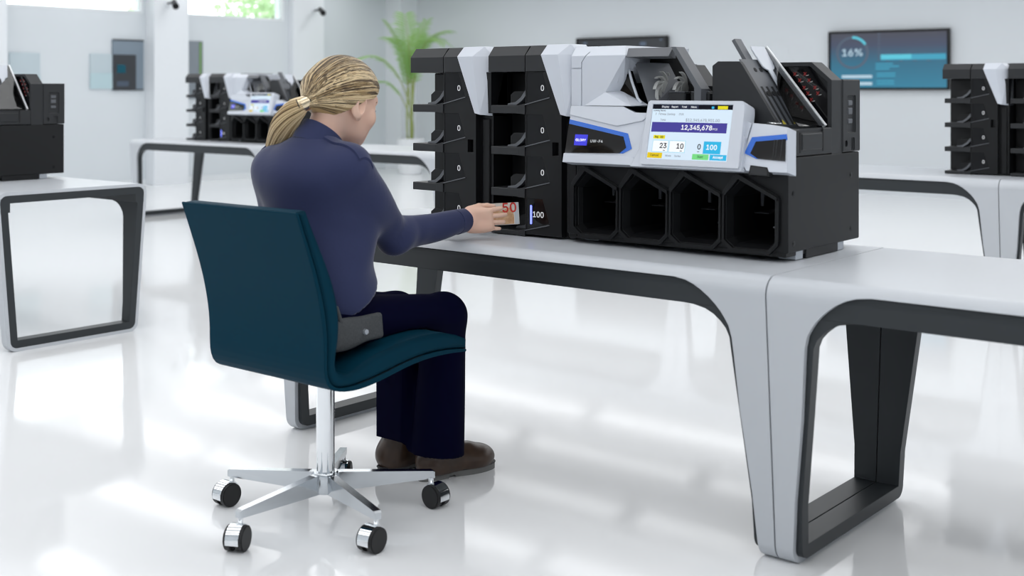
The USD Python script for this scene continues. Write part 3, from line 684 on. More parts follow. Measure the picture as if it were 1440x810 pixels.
for q in range(6):
    al = math.pi / 2 * q / 5; rr_ = 0.012
    ins = rr_ * (1 - math.cos(al)) if q else 0.0
    g = cu.buffer(-ins).buffer(-0.002).buffer(0.002, quad_segs=4)
    cs_.append(ex_x(g, CX - hw + rr_ * (1 - math.sin(al)), CX + hw - rr_ * (1 - math.sin(al))))
cush = cs_[0]
for q in cs_[1:]: cush += q
part(CH, 'cushion', cush, 'teal', smooth=50, label='teal padded seat and back')
part(CH, 'mechanism', box(CX - 0.09, CX + 0.09, CY - 0.09, CY + 0.12, 0.395, 0.432, 0.01), 'black_plastic')
part(CH, 'column', cyl((CX, CY, 0.125), (CX, CY, 0.40), 0.0265, n=40), 'chrome', smooth=40)
HB = part(CH, 'hub', lathe([(0, 0.070), (0.034, 0.070), (0.040, 0.078), (0.040, 0.122), (0.034, 0.130), (0, 0.130)], (CX, CY, 0)), 'satin_alu', smooth=40)
for k in range(5):
    a = math.radians(-160 + 72 * k)
    d = np.array([math.cos(a), math.sin(a), 0]); s = np.array([-d[1], d[0], 0]); o = np.array([CX, CY, 0.0])
    def P(r, w, z): return tuple(o + d * r + s * w + np.array([0, 0, z]))
    armm = hull(P(0.028, -0.013, 0.126), P(0.028, 0.013, 0.126), P(0.028, -0.010, 0.070), P(0.028, 0.010, 0.070), P(0.05, -0.013, 0.126), P(0.05, 0.013, 0.126),
                P(0.315, -0.011, 0.104), P(0.315, 0.011, 0.104), P(0.322, -0.009, 0.100), P(0.322, 0.009, 0.100), P(0.322, -0.009, 0.082), P(0.322, 0.009, 0.082), P(0.29, -0.009, 0.080), P(0.29, 0.009, 0.080))
    part(CH, 'base_arm', armm, 'satin_alu')
    # twin-wheel caster
    sa = math.radians([-90, -63, -85, 0, -51][k])
    f = np.array([math.cos(sa), math.sin(sa), 0]); ax = np.array([-f[1], f[0], 0])
    pin = o + d * 0.312
    c = pin + f * 0.020 + np.array([0, 0, 0.034])
    CA = part(CH, 'caster', cyl(pin + np.array([0, 0, 0.055]), pin + np.array([0, 0, 0.088]), 0.0075, n=20), 'chrome', smooth=40)
    for sgn in (-1, 1):
        wc = c + ax * sgn * 0.017
        whl = cyl(wc - ax * 0.0085, wc + ax * 0.0085, 0.034, n=36) + cyl(wc - ax * 0.0105 , wc + ax * 0.0105, 0.0315, n=36)
        part(CA, 'wheel', whl, 'rubber', smooth=30)
    # hood over the wheels
    th = np.radians(np.linspace(15, 195, 20))
    pr = [(0.0375 * math.cos(t), 0.0375 * math.sin(t)) for t in th] + [(0.035 * math.cos(t), 0.035 * math.sin(t)) for t in th[::-1]]
    hd = Manifold.extrude(poly_cs(pr), 0.038).translate([0, 0, -0.019])
    mt = np.stack([-f * 1.0, np.array([0, 0, 1.0]), np.cross(-f, np.array([0, 0, 1.0])), c], 1)
    part(CA, 'hood', hd.transform(mt) + cyl(c + np.array([0, 0, 0.02]) - f * 0.02, c + np.array([0, 0, 0.026]) - f * 0.02, 0.014, n=20), 'chrome', smooth=40)

# ------------------------------------------------------------------ smooth bodies: distance fields turned into meshes
def vsub(p, a): return p - np.asarray(a, np.float32)
def capsule(a, b, ra, rb=None):
    a = np.array(a, np.float32); b = np.array(b, np.float32); rb = ra if rb is None else rb
    d = b - a; L2 = float(d @ d)
    def f(p):
        q = p - a; t = np.clip(q @ d / L2, 0, 1)
        return np.sqrt(((q - t[:, None] * d) ** 2).sum(1)) - (ra + (rb - ra) * t)
    return f
def ellip(c, r, R=None):
    c = np.array(c, np.float32); r = np.array(r, np.float32); R = None if R is None else np.array(R, np.float32)
    def f(p):
        q = p - c
        if R is not None: q = q @ R          # columns of R are the axes
        k0 = np.sqrt(((q / r) ** 2).sum(1)); k1 = np.sqrt(((q / (r * r)) ** 2).sum(1))
        return k0 * (k0 - 1.0) / np.maximum(k1, 1e-6)
    return f
def rbox(c, h, r, R=None):
    c = np.array(c, np.float32); h = np.array(h, np.float32); R = None if R is None else np.array(R, np.float32)
    def f(p):
        q = p - c
        if R is not None: q = q @ R
        q = np.abs(q) - (h - r)
        return np.sqrt((np.maximum(q, 0) ** 2).sum(1)) + np.minimum(q.max(1), 0) - r
    return f
def smin(a, b, k):
    if k <= 0: return np.minimum(a, b)
    h = np.maximum(k - np.abs(a - b), 0) / k
    return np.minimum(a, b) - h * h * k * 0.25
def blend(items):
    """items: (field, k) joined in turn"""
    def f(p):
        d = items[0][0](p)
        for g, k in items[1:]: d = smin(d, g(p), k)
        return d
    return f
def carve(f, g, k=0.004):
    return lambda p: -smin(-f(p), g(p), k)
def inter(f, g, k=0.0):
    return lambda p: -smin(-f(p), -g(p), k)

def surface(f, lo, hi, h, project=2):
    """Surface nets on a grid of spacing h; fine values only near the surface."""
    lo, hi = np.array(lo, float), np.array(hi, float)
    B = 8
    nb = np.maximum(np.ceil((hi - lo) / (h * B)).astype(int), 1); n = nb * B + 1
    cc = np.stack(np.meshgrid(*[np.arange(k) for k in nb], indexing='ij'), -1).reshape(-1, 3)
    ctr = lo + (cc + 0.5) * B * h
    dc = f(ctr.astype(np.float32))
    D = np.empty(n, np.float32)
    big = np.sign(dc) * 1e3
    blk = np.repeat(np.repeat(np.repeat(big.reshape(nb), B, 0), B, 1), B, 2)
    D[:] = np.pad(blk, ((0, 1),) * 3, mode='edge')
    act = np.abs(dc) < B * h * 0.90 * 1.5 + 0.01
    off = np.stack(np.meshgrid(*[np.arange(B + 1)] * 3, indexing='ij'), -1).reshape(-1, 3)
    for s0 in range(0, act.sum(), 400):
        b = cc[act][s0:s0 + 400]
        idx = (b[:, None, :] * B + off[None]).reshape(-1, 3)
        D[idx[:, 0], idx[:, 1], idx[:, 2]] = f((lo + idx * h).astype(np.float32))
    S = D < 0
    c000 = [S[i:n[0] - 1 + i, j:n[1] - 1 + j, k:n[2] - 1 + k] for i in (0, 1) for j in (0, 1) for k in (0, 1)]
    cnt = np.sum(c000, 0); cell = (cnt > 0) & (cnt < 8)
    ci = np.argwhere(cell); vid = -np.ones(cell.shape, np.int64); vid[cell] = np.arange(len(ci))
    acc = np.zeros((len(ci), 3)); num = np.zeros(len(ci))
    C = [np.array(c) for c in [(0, 0, 0), (0, 0, 1), (0, 1, 0), (0, 1, 1), (1, 0, 0), (1, 0, 1), (1, 1, 0), (1, 1, 1)]]
    for a in range(8):
        for b in range(a + 1, 8):
            if np.abs(C[a] - C[b]).sum() != 1: continue
            pa, pb = ci + C[a], ci + C[b]
            va, vb = D[tuple(pa.T)], D[tuple(pb.T)]
            m = (va < 0) != (vb < 0)
            t = np.where(m, va / np.where(m, va - vb, 1), 0)
            t = np.clip(t, 0, 1)
            acc += np.where(m[:, None], pa + t[:, None] * (pb - pa), 0); num += m
    V = lo + acc / num[:, None] * h
    F = []
    for ax in range(3):
        u, v = (ax + 1) % 3, (ax + 2) % 3
        sl = [slice(None)] * 3; sl2 = [slice(None)] * 3
        sl[ax] = slice(0, n[ax] - 1); sl2[ax] = slice(1, n[ax])
        A, Bq = S[tuple(sl)], S[tuple(sl2)]
        e = np.argwhere(A != Bq)
        ok = (e[:, u] > 0) & (e[:, v] > 0) & (e[:, u] < n[u] - 1) & (e[:, v] < n[v] - 1); e = e[ok]
        ins = A[tuple(e.T)]
        def q(du, dv):
            k = e.copy(); k[:, u] -= du; k[:, v] -= dv; return vid[tuple(k.T)]
        quad = np.stack([q(1, 1), q(0, 1), q(0, 0), q(1, 0)], 1)
        quad = np.where(ins[:, None], quad, quad[:, ::-1])
        F.append(quad)
    F = np.vstack(F); F = np.vstack([F[:, [0, 1, 2]], F[:, [0, 2, 3]]])
    for _ in range(project):      # settle the vertices on the surface
        p = V.astype(np.float32); e = 0.35 * h
        g = np.stack([f(p + np.array(d, np.float32) * e) - f(p - np.array(d, np.float32) * e) for d in np.eye(3)], 1) / (2 * e)
        g2 = np.maximum((g * g).sum(1), 0.25)
        st = -(f(p) / g2)[:, None] * g
        V = V + np.clip(st, -0.5 * h, 0.5 * h)
    t = trimesh.Trimesh(V, F, process=False)
    return t

# ------------------------------------------------------------------ the woman
PO = (-2.66, 2.33, 0.0)
PE = thing('person', 'blond woman in navy jacket seated on the teal chair, feeding banknotes into a tray', 'person', PO)
hyaw, hpit = math.radians(1), math.radians(-16)
FW = np.array([math.sin(-hyaw) * math.cos(hpit), math.cos(hyaw) * math.cos(hpit), math.sin(hpit)])
RT = np.array([math.cos(hyaw), -math.sin(-hyaw), 0.0])
UP = np.cross(RT, FW)
HC_ = np.array([-2.650, 2.430, 1.208])     # middle of the skull
HR = np.stack([RT, FW, UP], 1)
def hp(x, y, z): return HC_ + x * RT + y * FW + z * UP
K = 1.13
def H(x, y, z): return hp(K * x, K * y, K * z)
sc = lambda *r: tuple(K * v for v in r)

skull = [
    (ellip(H(0, -0.006, 0.010), sc(0.074, 0.096, 0.086), HR), 0),
    (ellip(H(0, 0.030, -0.040), sc(0.060, 0.062, 0.062), HR), 0.03 * K),      # face mass
    (ellip(H(0, 0.040, -0.082), sc(0.040, 0.040, 0.026), HR), 0.04 * K),      # jaw
    (ellip(H(0, 0.070, -0.098), sc(0.018, 0.014, 0.014), HR), 0.025 * K),     # chin
    (capsule(H(-0.030, 0.078, 0.012), H(0.030, 0.078, 0.012), K * 0.010), 0.02 * K),   # brow
    (ellip(H(0.043, 0.058, -0.040), sc(0.018, 0.020, 0.018), HR), 0.022 * K),  # cheekbones
    (ellip(H(-0.043, 0.058, -0.040), sc(0.018, 0.020, 0.018), HR), 0.022 * K),
    (capsule(H(0, 0.086, 0.000), H(0, 0.106, -0.040), K * 0.006, K * 0.010), 0.014 * K),  # nose
    (ellip(H(0.010, 0.097, -0.043), sc(0.007, 0.008, 0.006), HR), 0.008 * K),
    (ellip(H(-0.010, 0.097, -0.043), sc(0.007, 0.008, 0.006), HR), 0.008 * K),
    (capsule(H(-0.016, 0.086, -0.066), H(0.016, 0.086, -0.066), K * 0.007), 0.010 * K),   # mouth
    (capsule(H(-0.013, 0.084, -0.075), H(0.013, 0.084, -0.075), K * 0.007), 0.010 * K),
]
head_f = blend(skull)
for s in (-1, 1):
    head_f = carve(head_f, ellip(H(s * 0.031, 0.092, -0.010), sc(0.016, 0.012, 0.010), HR), 0.012)
head_f = carve(head_f, capsule(H(-0.020, 0.096, -0.0705), H(0.020, 0.096, -0.0705), K * 0.0022), 0.003)
eyes = [ellip(H(s * 0.031, 0.076, -0.010), sc(0.0125, 0.0115, 0.0115), HR) for s in (-1, 1)]
# ears
EAR = []
for s in (-1, 1):
    ax = np.stack([RT * 0.90 * s - FW * 0.42, FW * 0.90 + RT * s * 0.42, UP], 1)
    tilt = 0.18
    e0 = ellip(H(s * 0.0765, -0.012, -0.022), sc(0.0085, 0.0205, 0.0345), ax)
    lobe = ellip(H(s * 0.072, -0.004, -0.050), sc(0.006, 0.010, 0.012), ax)
    bowl = ellip(H(s * 0.0845, -0.006, -0.022), sc(0.0085, 0.0115, 0.022), ax)
    ear = carve(blend([(e0, 0), (lobe, 0.010)]), bowl, 0.004)
    trag = ellip(H(s * 0.074, 0.006, -0.028), sc(0.005, 0.004, 0.007), HR)
    EAR += [(ear, 0.006), (trag, 0.005)]
NB = np.array([-2.658, 2.322, 1.045]); NT = H(0, -0.030, -0.060)
neck = [(capsule(NB, NT, 0.056, 0.050), 0.028)]
headall = blend([(head_f, 0), (eyes[0], 0.001), (eyes[1], 0.001)] + neck + EAR)

# joints
ShR, ElR, WrR = np.array([-2.520, 2.338, 1.008]), np.array([-2.592, 2.585, 0.794]), np.array([-2.597, 2.880, 0.812])
ShL, ElL, WrL = np.array([-2.792, 2.290, 1.000]), np.array([-2.835, 2.360, 0.770]), np.array([-2.815, 2.490, 0.700])
HipR, HipL = np.array([-2.572, 2.335, 0.568]), np.array([-2.748, 2.335, 0.568])
KnR, KnL = np.array([-2.592, 2.800, 0.522]), np.array([-2.768, 2.770, 0.510])
AnR, AnL = np.array([-2.640, 2.822, 0.105]), np.array([-2.776, 2.800, 0.115])

def limbs(g):          # the whole body under (g = 0) or as (g > 0) clothing
    torso = [
        (ellip((-2.662, 2.318, 0.900), (0.140 + g, 0.104 + g, 0.170 + g)), 0),
        (ellip((-2.662, 2.300, 0.985), (0.140 + g, 0.084 + g, 0.070 + g)), 0.06),
        (capsule(ShL + [0.035, 0, -0.008], ShR + [-0.035, 0, -0.008], 0.050 + g), 0.07),
        (ellip((-2.660, 2.325, 0.720), (0.122 + g, 0.100 + g, 0.150 + g)), 0.08),
        (capsule((-2.658, 2.310, 0.99), (-2.658, 2.325, 1.045), 0.064 + g, 0.046 + g), 0.06),
    ]
    return torso
def arm(S, E, W, g):
    return [(capsule(S, E, 0.052 + g, 0.043 + g), 0.035), (capsule(E, W, 0.042 + g, 0.026 + g), 0.030)]
def legs(g):
    out = [(ellip((-2.66, 2.325, 0.592), (0.165 + g, 0.120 + g, 0.095)), 0)]
    for Hp, Kn, An in ((HipR, KnR, AnR), (HipL, KnL, AnL)):
        out += [(capsule(Hp, Kn, 0.078 + g, 0.056 + g), 0.05), (capsule(Kn, An, 0.054 + g, 0.040 + g), 0.03)]
    return out

# ---- right hand: back towards the viewer, fingers closing on the notes
def hand_field(Wr, a, t, n, curl, spread, thumb_to):
    """a: towards the fingers, t: towards the thumb side, n: out of the back of the hand"""
    a = np.array(a, float); a /= np.linalg.norm(a)
    t = np.array(t, float); t -= a * (t @ a); t /= np.linalg.norm(t)
    n = np.cross(a, t) * (1 if np.cross(a, t) @ np.array(n) > 0 else -1)
    R = np.stack([a, t, n], 1)
    def P(x, y, z): return Wr + a * x + t * y + n * z
    it = [(rbox(P(0.045, 0.0, 0.0), (0.044, 0.036, 0.0135), 0.012, R), 0),
          (capsule(P(-0.035, 0, 0), P(0.01, 0, 0), 0.026, 0.026), 0.022),
          (ellip(P(0.030, 0.026, -0.006), (0.030, 0.016, 0.015), R), 0.02),
          (ellip(P(0.045, -0.026, -0.003), (0.036, 0.014, 0.014), R), 0.02)]
    tips = []
    for k, (y, L, r) in enumerate(((0.0275, 0.050, 0.0078), (0.0092, 0.058, 0.0080), (-0.0095, 0.055, 0.0077), (-0.0272, 0.044, 0.0068))):
        base = P(0.072 - 0.004 * abs(k - 1), y, 0.001)
        ang = 0.0; p = base; yaw = spread * (1.3 - k)
        fr = (0.47, 0.30, 0.23)
        pts = [p]
        for q in range(3):
            ang += curl[q]
            d = a * math.cos(ang) * math.cos(yaw) + t * math.sin(yaw) - n * math.sin(ang)
            p = p + d / np.linalg.norm(d) * L * fr[q]; pts.append(p)
        it.append((capsule(base - a * 0.02, pts[0], r * 1.05, r * 1.08), 0.006))
        for q in range(3):
            it.append((capsule(pts[q], pts[q + 1], r * (1.06 - 0.08 * q), r * (0.98 - 0.08 * q)), 0.002))
        tips.append((pts, r))
    th = [P(0.016, 0.030, -0.010)] + [P(*x) for x in thumb_to]
    it += [(capsule(th[0], th[1], 0.0135, 0.0115), 0.012), (capsule(th[1], th[2], 0.0105, 0.0095), 0.003), (capsule(th[2], th[3], 0.0095, 0.0080), 0.003)]
    return blend(it), P, R
hR_f, PR, RR = hand_field(WrR + np.array([0.003, 0.024, 0.000]), (0.74, 0.66, 0.06), (0, 0, 1), (0.66, -0.74, 0), (0.10, 0.16, 0.10), 0.075,
                          [(0.045, 0.040, -0.022), (0.072, 0.040, -0.030), (0.092, 0.036, -0.032)])
hL_f, PL_, RL = hand_field(WrL + np.array([0.006, 0.012, -0.006]), (0.35, 0.80, -0.36), (0.93, -0.3, 0.15), (0.1, 0.3, 0.95), (0.18, 0.25, 0.15), 0.05,
                           [(0.040, 0.045, -0.010), (0.064, 0.052, -0.014), (0.084, 0.052, -0.020)])

body_f = blend(limbs(-0.006) + arm(ShR, ElR, WrR, -0.006) + arm(ShL, ElL, WrL, -0.006) + [(blend(legs(-0.010)), 0.04)] + neck)
bm = surface(body_f, (-2.98, 2.10, 0.02), (-2.36, 3.02, 1.16), 0.011, 1)
hm = surface(headall, (-2.80, 2.22, 0.98), (-2.50, 2.60, 1.36), 0.0028)
rm = surface(hR_f, WrR - 0.09, WrR + np.array([0.19, 0.19, 0.11]), 0.0022)
lm = surface(hL_f, WrL - 0.09, WrL + np.array([0.15, 0.20, 0.10]), 0.0030)
def to_man(t):
    t = trimesh.Trimesh(t.vertices, t.faces, process=False)
    return Manifold(m3.Mesh(vert_properties=np.asarray(t.vertices, np.float32), tri_verts=np.asarray(t.faces, np.uint32)))
def man_ok(t):
    m = to_man(t); return m if m.status() == m3.Error.NoError and m.num_tri() > 0 else None
ms = [man_ok(x) for x in (bm, hm, rm, lm)]
if all(m is not None for m in ms):
    skin = arr(ms[0] + ms[1] + ms[2] + ms[3])
else:
    print('body union fell back', [m is None for m in ms]); skin = trimesh.util.concatenate([bm, hm, rm, lm])
BD = part(PE, 'body', skin, 'skin', smooth=True, label='bare skin of head, neck and hands')
for s in (-1, 1):
    eo = H(s * 0.031, 0.0765, -0.010)
    ic = trimesh.creation.icosphere(3, K * 0.0121); ic.apply_translation(eo)
    part(BD, 'eyeball', ic, 'eye_white', smooth=True)
    d = FW - UP * 0.25 + RT * 0.0; d /= np.linalg.norm(d)
    part(BD, 'iris', cyl(eo + d * K * 0.0108, eo + d * K * 0.0128, K * 0.0055, n=24), 'iris')
    part(BD, 'eyebrow', tube([H(s * x, y, z) for x, y, z in ((0.016, 0.0905, 0.008), (0.028, 0.089, 0.0125), (0.040, 0.0815, 0.0125), (0.049, 0.0725, 0.006))], [0.002, 0.0032, 0.003, 0.0012], 8), 'brow', smooth=True)
part(BD, 'lips', [tube([H(x, 0.0935 - 14 * x * x, z + 6 * abs(x) * abs(x)) for x in np.linspace(-0.019, 0.019, 9)], np.array([0.001, 0.0022, 0.003, 0.0034, 0.003, 0.0034, 0.003, 0.0022, 0.001]), 8) for z in (-0.0668, -0.0745)], 'lip', smooth=True)

# ---- jacket
def jacket_raw(p):
    g = 0.012
    f = blend(limbs(g) + arm(ShR, ElR, WrR - (WrR - ElR) * 0.02, 0.010) + arm(ShL, ElL, WrL, 0.010)
              + [(ellip((-2.640, 2.350, 0.740), (0.132, 0.110, 0.120)), 0.06), (ellip((-2.585, 2.395, 0.850), (0.078, 0.072, 0.115)), 0.07), (ellip((-2.715, 2.390, 0.865), (0.075, 0.065, 0.09)), 0.07), (ellip((-2.56, 2.33, 0.70), (0.045, 0.085, 0.11)), 0.06), (ellip((-2.655, 2.348, 0.635), (0.184, 0.142, 0.125)), 0.05)])
    d = f(p)
    # gentle folds at the elbow, waist and back
    x, y, z = p[:, 0], p[:, 1], p[:, 2]
    w = 0.0032 * np.sin(34 * (z + 0.6 * x - 0.8 * y)) * np.exp(-((z - 0.74) / 0.12) ** 2)
    e = np.exp(-((p - ElR.astype(np.float32)) ** 2).sum(1) / 0.006)
    w += 0.003 * np.sin(70 * (y - 0.7 * z)) * e
    w += 0.0035 * np.sin(26 * (x * 1.2 + z * 0.8)) * np.exp(-((x + 2.54) ** 2 + (z - 0.86) ** 2) / 0.012)
    return d + w
def hem(p): return (0.582 + 0.56 * (np.minimum(p[:, 1], 2.44) - 2.26) - 1.2 * np.maximum(p[:, 1] - 2.50, 0) - 0.05 * (p[:, 0] + 2.60) - p[:, 2])
def jacket(p):
    d = jacket_raw(p)
    d = np.maximum(d, hem(p))
    # open at the neck and the cuffs
    d = np.maximum(d, -(blend(neck)(p) - 0.006))
    return d
jm = surface(jacket, (-2.98, 2.12, 0.56), (-2.38, 2.96, 1.13), 0.0062)
nz = meshkit.fbm(jm.vertices * 14, 3, 3) - 0.5
JK = part(PE, 'jacket', jm, 'jacket', smooth=60, label='navy long sleeved jacket')
# standing collar
cd = (NT - NB) / np.linalg.norm(NT - NB); cb = NB + cd * 0.020
cu_ = np.cross(cd, [1, 0, 0]); cu_ /= np.linalg.norm(cu_); cr_ = np.cross(cu_, cd)
ring = []
for z_, r0 in ((0.0, 0.076), (0.012, 0.0755), (0.030, 0.0705), (0.047, 0.0675), (0.050, 0.0665), (0.0495, 0.0640), (0.046, 0.0625), (0.02, 0.0655), (0.0, 0.070)):
    th = np.linspace(0, 2 * np.pi, 64, endpoint=False)
    lift = -0.012 * np.sin(th)
    ring.append(np.array([cb + cd * (z_ + (l if z_ > 0.01 else 0)) + r0 * (math.cos(t) * cr_ * 1.0 + math.sin(t) * cu_) for t, l in zip(th, lift)]))
def loft(rings, closed=True):
    n = len(rings[0]); V = np.vstack(rings); k = len(rings); F = []
    rg = range(k) if closed else range(k - 1)
    for i in rg:
        for j in range(n):
            a, b = i * n + j, i * n + (j + 1) % n; c, d = ((i + 1) % k) * n + (j + 1) % n, ((i + 1) % k) * n + j
            F += [[a, b, c], [a, c, d]]
    t = trimesh.Trimesh(V, np.array(F), process=False)
    if t.volume < 0: t.invert()
    return t
part(JK, 'collar', loft(ring), 'jacket', smooth=50, label='stand-up collar')
part(JK, 'cuff', cyl(ElR + (WrR - ElR) * 0.93, ElR + (WrR - ElR) * 1.10, 0.0400, 0.0375, 48) - cyl(ElR + (WrR - ElR) * 1.02, ElR + (WrR - ElR) * 1.12, 0.0345, 0.0345, 48), 'jacket', smooth=40)
# shoulder straps lying on the cloth
for s, S_ in ((1, ShR), (-1, ShL)):
    a0 = NB + np.array([s * 0.066, 0.0, 0.022]); a1 = S_ + np.array([s * 0.056, 0.008, 0.030])
    rows_ = []
    for t in np.linspace(0, 1, 14):
        c = a0 * (1 - t) + a1 * t
        hwid = 0.020 + 0.006 * t
        line = []
        for v in np.linspace(-1, 1, 7):
            p = c + np.array([0.0, hwid * v, 0.05])
            for _ in range(40):
                dd = float(jacket_raw(p[None].astype(np.float32))[0])
                if dd < 0.0025: break
                p = p - np.array([0, 0, 1]) * max(dd - 0.002, 0.0005) * 0.7
            line.append(p)
        rows_.append(line)
    G = np.array(rows_); up_ = np.array([s * 0.25, 0, 0.97]) * 0.0045
    n1, n2 = G.shape[:2]
    V = np.vstack([(G + up_).reshape(-1, 3), (G - up_ * 0.8).reshape(-1, 3)]); F = []
    for i in range(n1 - 1):
        for j in range(n2 - 1):
            a, b, c, d = i * n2 + j, i * n2 + j + 1, (i + 1) * n2 + j + 1, (i + 1) * n2 + j; o_ = n1 * n2
            F += [[a, b, c], [a, c, d], [a + o_, c + o_, b + o_], [a + o_, d + o_, c + o_]]
    edge = [i * n2 for i in range(n1)] + [(n1 - 1) * n2 + j for j in range(1, n2)] + [i * n2 + n2 - 1 for i in range(n1 - 2, -1, -1)] + [j for j in range(n2 - 2, 0, -1)]
    for a, b in zip(edge, edge[1:] + edge[:1]): F += [[a, b, b + n1 * n2], [a, b + n1 * n2, a + n1 * n2]]
    tm = trimesh.Trimesh(V, np.array(F), process=False); tm.fix_normals()
    part(JK, 'shoulder_strap', tm, 'jacket', smooth=40)

# ---- trousers
def seat_clip(p, gap):
    # the cushion presses the cloth flat where she sits
    zs = np.interp(p[:, 1], inner[:, 0][12:], inner[:, 1][12:]).astype(np.float32) + gap
    inside = (p[:, 1] > 2.16) & (p[:, 1] < 2.735)
    return np.where(inside, (zs - p[:, 2]) * 0.8, np.where(p[:, 1] < 2.3, (0.49 - p[:, 2]) * 0.8, -0.05)).astype(np.float32)
def trousers(p):
    it = [(ellip((-2.66, 2.325, 0.600), (0.172, 0.128, 0.105)), 0)]
    for Hp, Kn, An in ((HipR, KnR, AnR), (HipL, KnL, AnL)):
        it += [(capsule(Hp, Kn, 0.086, 0.068), 0.05), (capsule(Kn + [0, 0.0, 0], An + [0, 0, -0.03], 0.069, 0.083), 0.03)]
    d = blend(it)(p)
    x, y, z = p[:, 0], p[:, 1], p[:, 2]
    d = d + 0.003 * np.sin(40 * (z - 0.5 * y + 0.3 * x)) * np.exp(-((y - 2.74) ** 2 + (z - 0.47) ** 2) / 0.008) + 0.0015 * np.sin(30 * (x + y * 0.5) + 6 * z)
    d = np.maximum(d, 0.078 + 0.030 / (1 + np.exp((x + 2.708) / 0.004)) + 0.10 * (2.84 - y) - z)
    return np.maximum(d, seat_clip(p, 0.002))
tm = surface(trousers, (-2.90, 2.15, 0.04), (-2.44, 2.94, 0.74), 0.0065)
TR = part(PE, 'trousers', tm, 'trousers', smooth=60, label='dark navy trousers')

# ---- hip pouch with clasp
Rp = np.stack([np.array([0.10, 0.99, 0.04]), np.array([-0.08, -0.03, 1.0]), np.array([0.99, -0.10, 0.07])], 1)
pm = surface(blend([(rbox((-2.478, 2.300, 0.566), (0.108, 0.036, 0.011), 0.010, Rp), 0), (ellip((-2.480, 2.270, 0.560), (0.090, 0.044, 0.019), Rp), 0.012)]), (-2.54, 2.16, 0.50), (-2.42, 2.44, 0.64), 0.004)
PU = part(PE, 'hip_pouch', pm, 'pouch', smooth=50, label='charcoal grey hip pouch')
part(PU, 'clasp', cyl((-2.462, 2.335, 0.562), (-2.450, 2.334, 0.563), 0.0095, 0.0075, 6), 'metal_grey')
part(PU, 'belt_loop', tube([(-2.482, 2.250, 0.640), (-2.476, 2.255, 0.615), (-2.474, 2.262, 0.590)], 0.006, 8), 'pouch', smooth=True)

# ---- shoes
for nm, heel, toe, an in (('right', np.array([-2.668, 2.765, 0]), np.array([-2.588, 3.030, 0]), AnR), ('left', np.array([-2.815, 2.735, 0]), np.array([-2.760, 3.005, 0]), AnL)):
    a = (toe - heel) / np.linalg.norm(toe - heel); s_ = np.array([a[1], -a[0], 0]); u = np.array([0, 0, 1.0]); L = np.linalg.norm(toe - heel)
    R = np.stack([a, s_, u], 1)
    P = lambda x, y, z: heel + a * x + s_ * y + u * z
    f = blend([(ellip(P(0.055, 0, 0.055), (0.058, 0.042, 0.050), R), 0), (ellip(P(0.150, 0, 0.045), (0.095, 0.046, 0.040), R), 0.05), (ellip(P(0.215, 0.0, 0.042), (0.060, 0.050, 0.036), R), 0.04),
               (capsule(P(0.055, 0, 0.06), an + np.array([0, 0, 0.03]), 0.043, 0.046), 0.04), (capsule(P(0.09, 0, 0.085), P(0.17, 0, 0.066), 0.034, 0.028), 0.03)])
    g = lambda p, f=f: np.maximum(f(p), 0.018 - p[:, 2])
    lo = np.minimum(heel, toe) - 0.07; hi = np.maximum(heel, toe) + 0.07
    lo[2], hi[2] = 0.0, 0.19
    SH = part(PE, 'shoe', surface(g, lo, hi, 0.004), 'shoe', smooth=50, label='brown leather ankle shoe')
    pts = []
    for th in np.linspace(0, 2 * np.pi, 48, endpoint=False):
        x = 0.5 * L + (0.5 * L + 0.001) * math.cos(th)
        wd = 0.043 + 0.010 * np.clip((x - 0.12) / 0.1, 0, 1) - 0.006 * np.exp(-((x - 0.115) / 0.04) ** 2)
        pts.append((P(x, (wd - 0.006) * np.sign(math.sin(th)) * abs(math.sin(th)) ** 0.7, 0))[:2])
    so = ex_z(np.array(pts)[::(1 if Polygon(pts).exterior.is_ccw else -1)], 0.0005, 0.0215)
    so -= hull(P(0.088, -0.08, -0.01), P(0.13, -0.08, -0.01), P(0.088, 0.08, -0.01), P(0.13, 0.08, -0.01), P(0.094, -0.08, 0.007), P(0.115, -0.08, 0.007), P(0.094, 0.08, 0.007), P(0.115, 0.08, 0.007))
    part(SH, 'sole', so, 'sole', label='grey rubber sole')
    part(SH, 'welt', tube([P(x, y, 0.0215) for x, y in []] or [np.array([q[0], q[1], 0.0215]) for q in pts + pts[:1]], 0.003, 6), 'rubber')
    for q in range(3):
        x = 0.135 + 0.020 * q; zz = 0.098 - 0.010 * q
        part(SH, 'lace', tube([P(x - 0.006, -0.020, zz - 0.006), P(x, 0, zz + 0.0035), P(x + 0.006, 0.020, zz - 0.006)], 0.0028, 6), 'rubber', smooth=True)

# ---- hair: a combed cap, a ponytail and single strands over both
BN = H(0.002, -0.108, -0.040)                       # where the tail is tied
def cap_f(p):
    q = (p - HC_.astype(np.float32)) @ HR.astype(np.float32) / K
    d = blend(skull)(p) - 0.011
    d = smin(d, capsule(H(0, -0.085, -0.012), BN, K * 0.040, K * 0.017)(p), 0.05)
    # hairline: forehead, temples, above the ears, nape
    x, y, z = q[:, 0], q[:, 1], q[:, 2]
    ax = np.abs(x)
    line = np.where(y > 0.03, 0.048 - 1.55 * (y - 0.03) * 0 + 0.0, 0)
    fr = np.interp(y, [-0.12, -0.055, -0.02, 0.010, 0.035, 0.060, 0.085], [-0.060, -0.062, -0.030, 0.000, 0.006, 0.030, 0.056]).astype(np.float32)
    return np.maximum(d, (fr - z) * K)
cm = surface(cap_f, (-2.82, 2.20, 1.10), (-2.50, 2.60, 1.36), 0.0036)
HA = part(PE, 'hair', cm, 'hair', smooth=60, label='blond hair combed back to a ponytail')

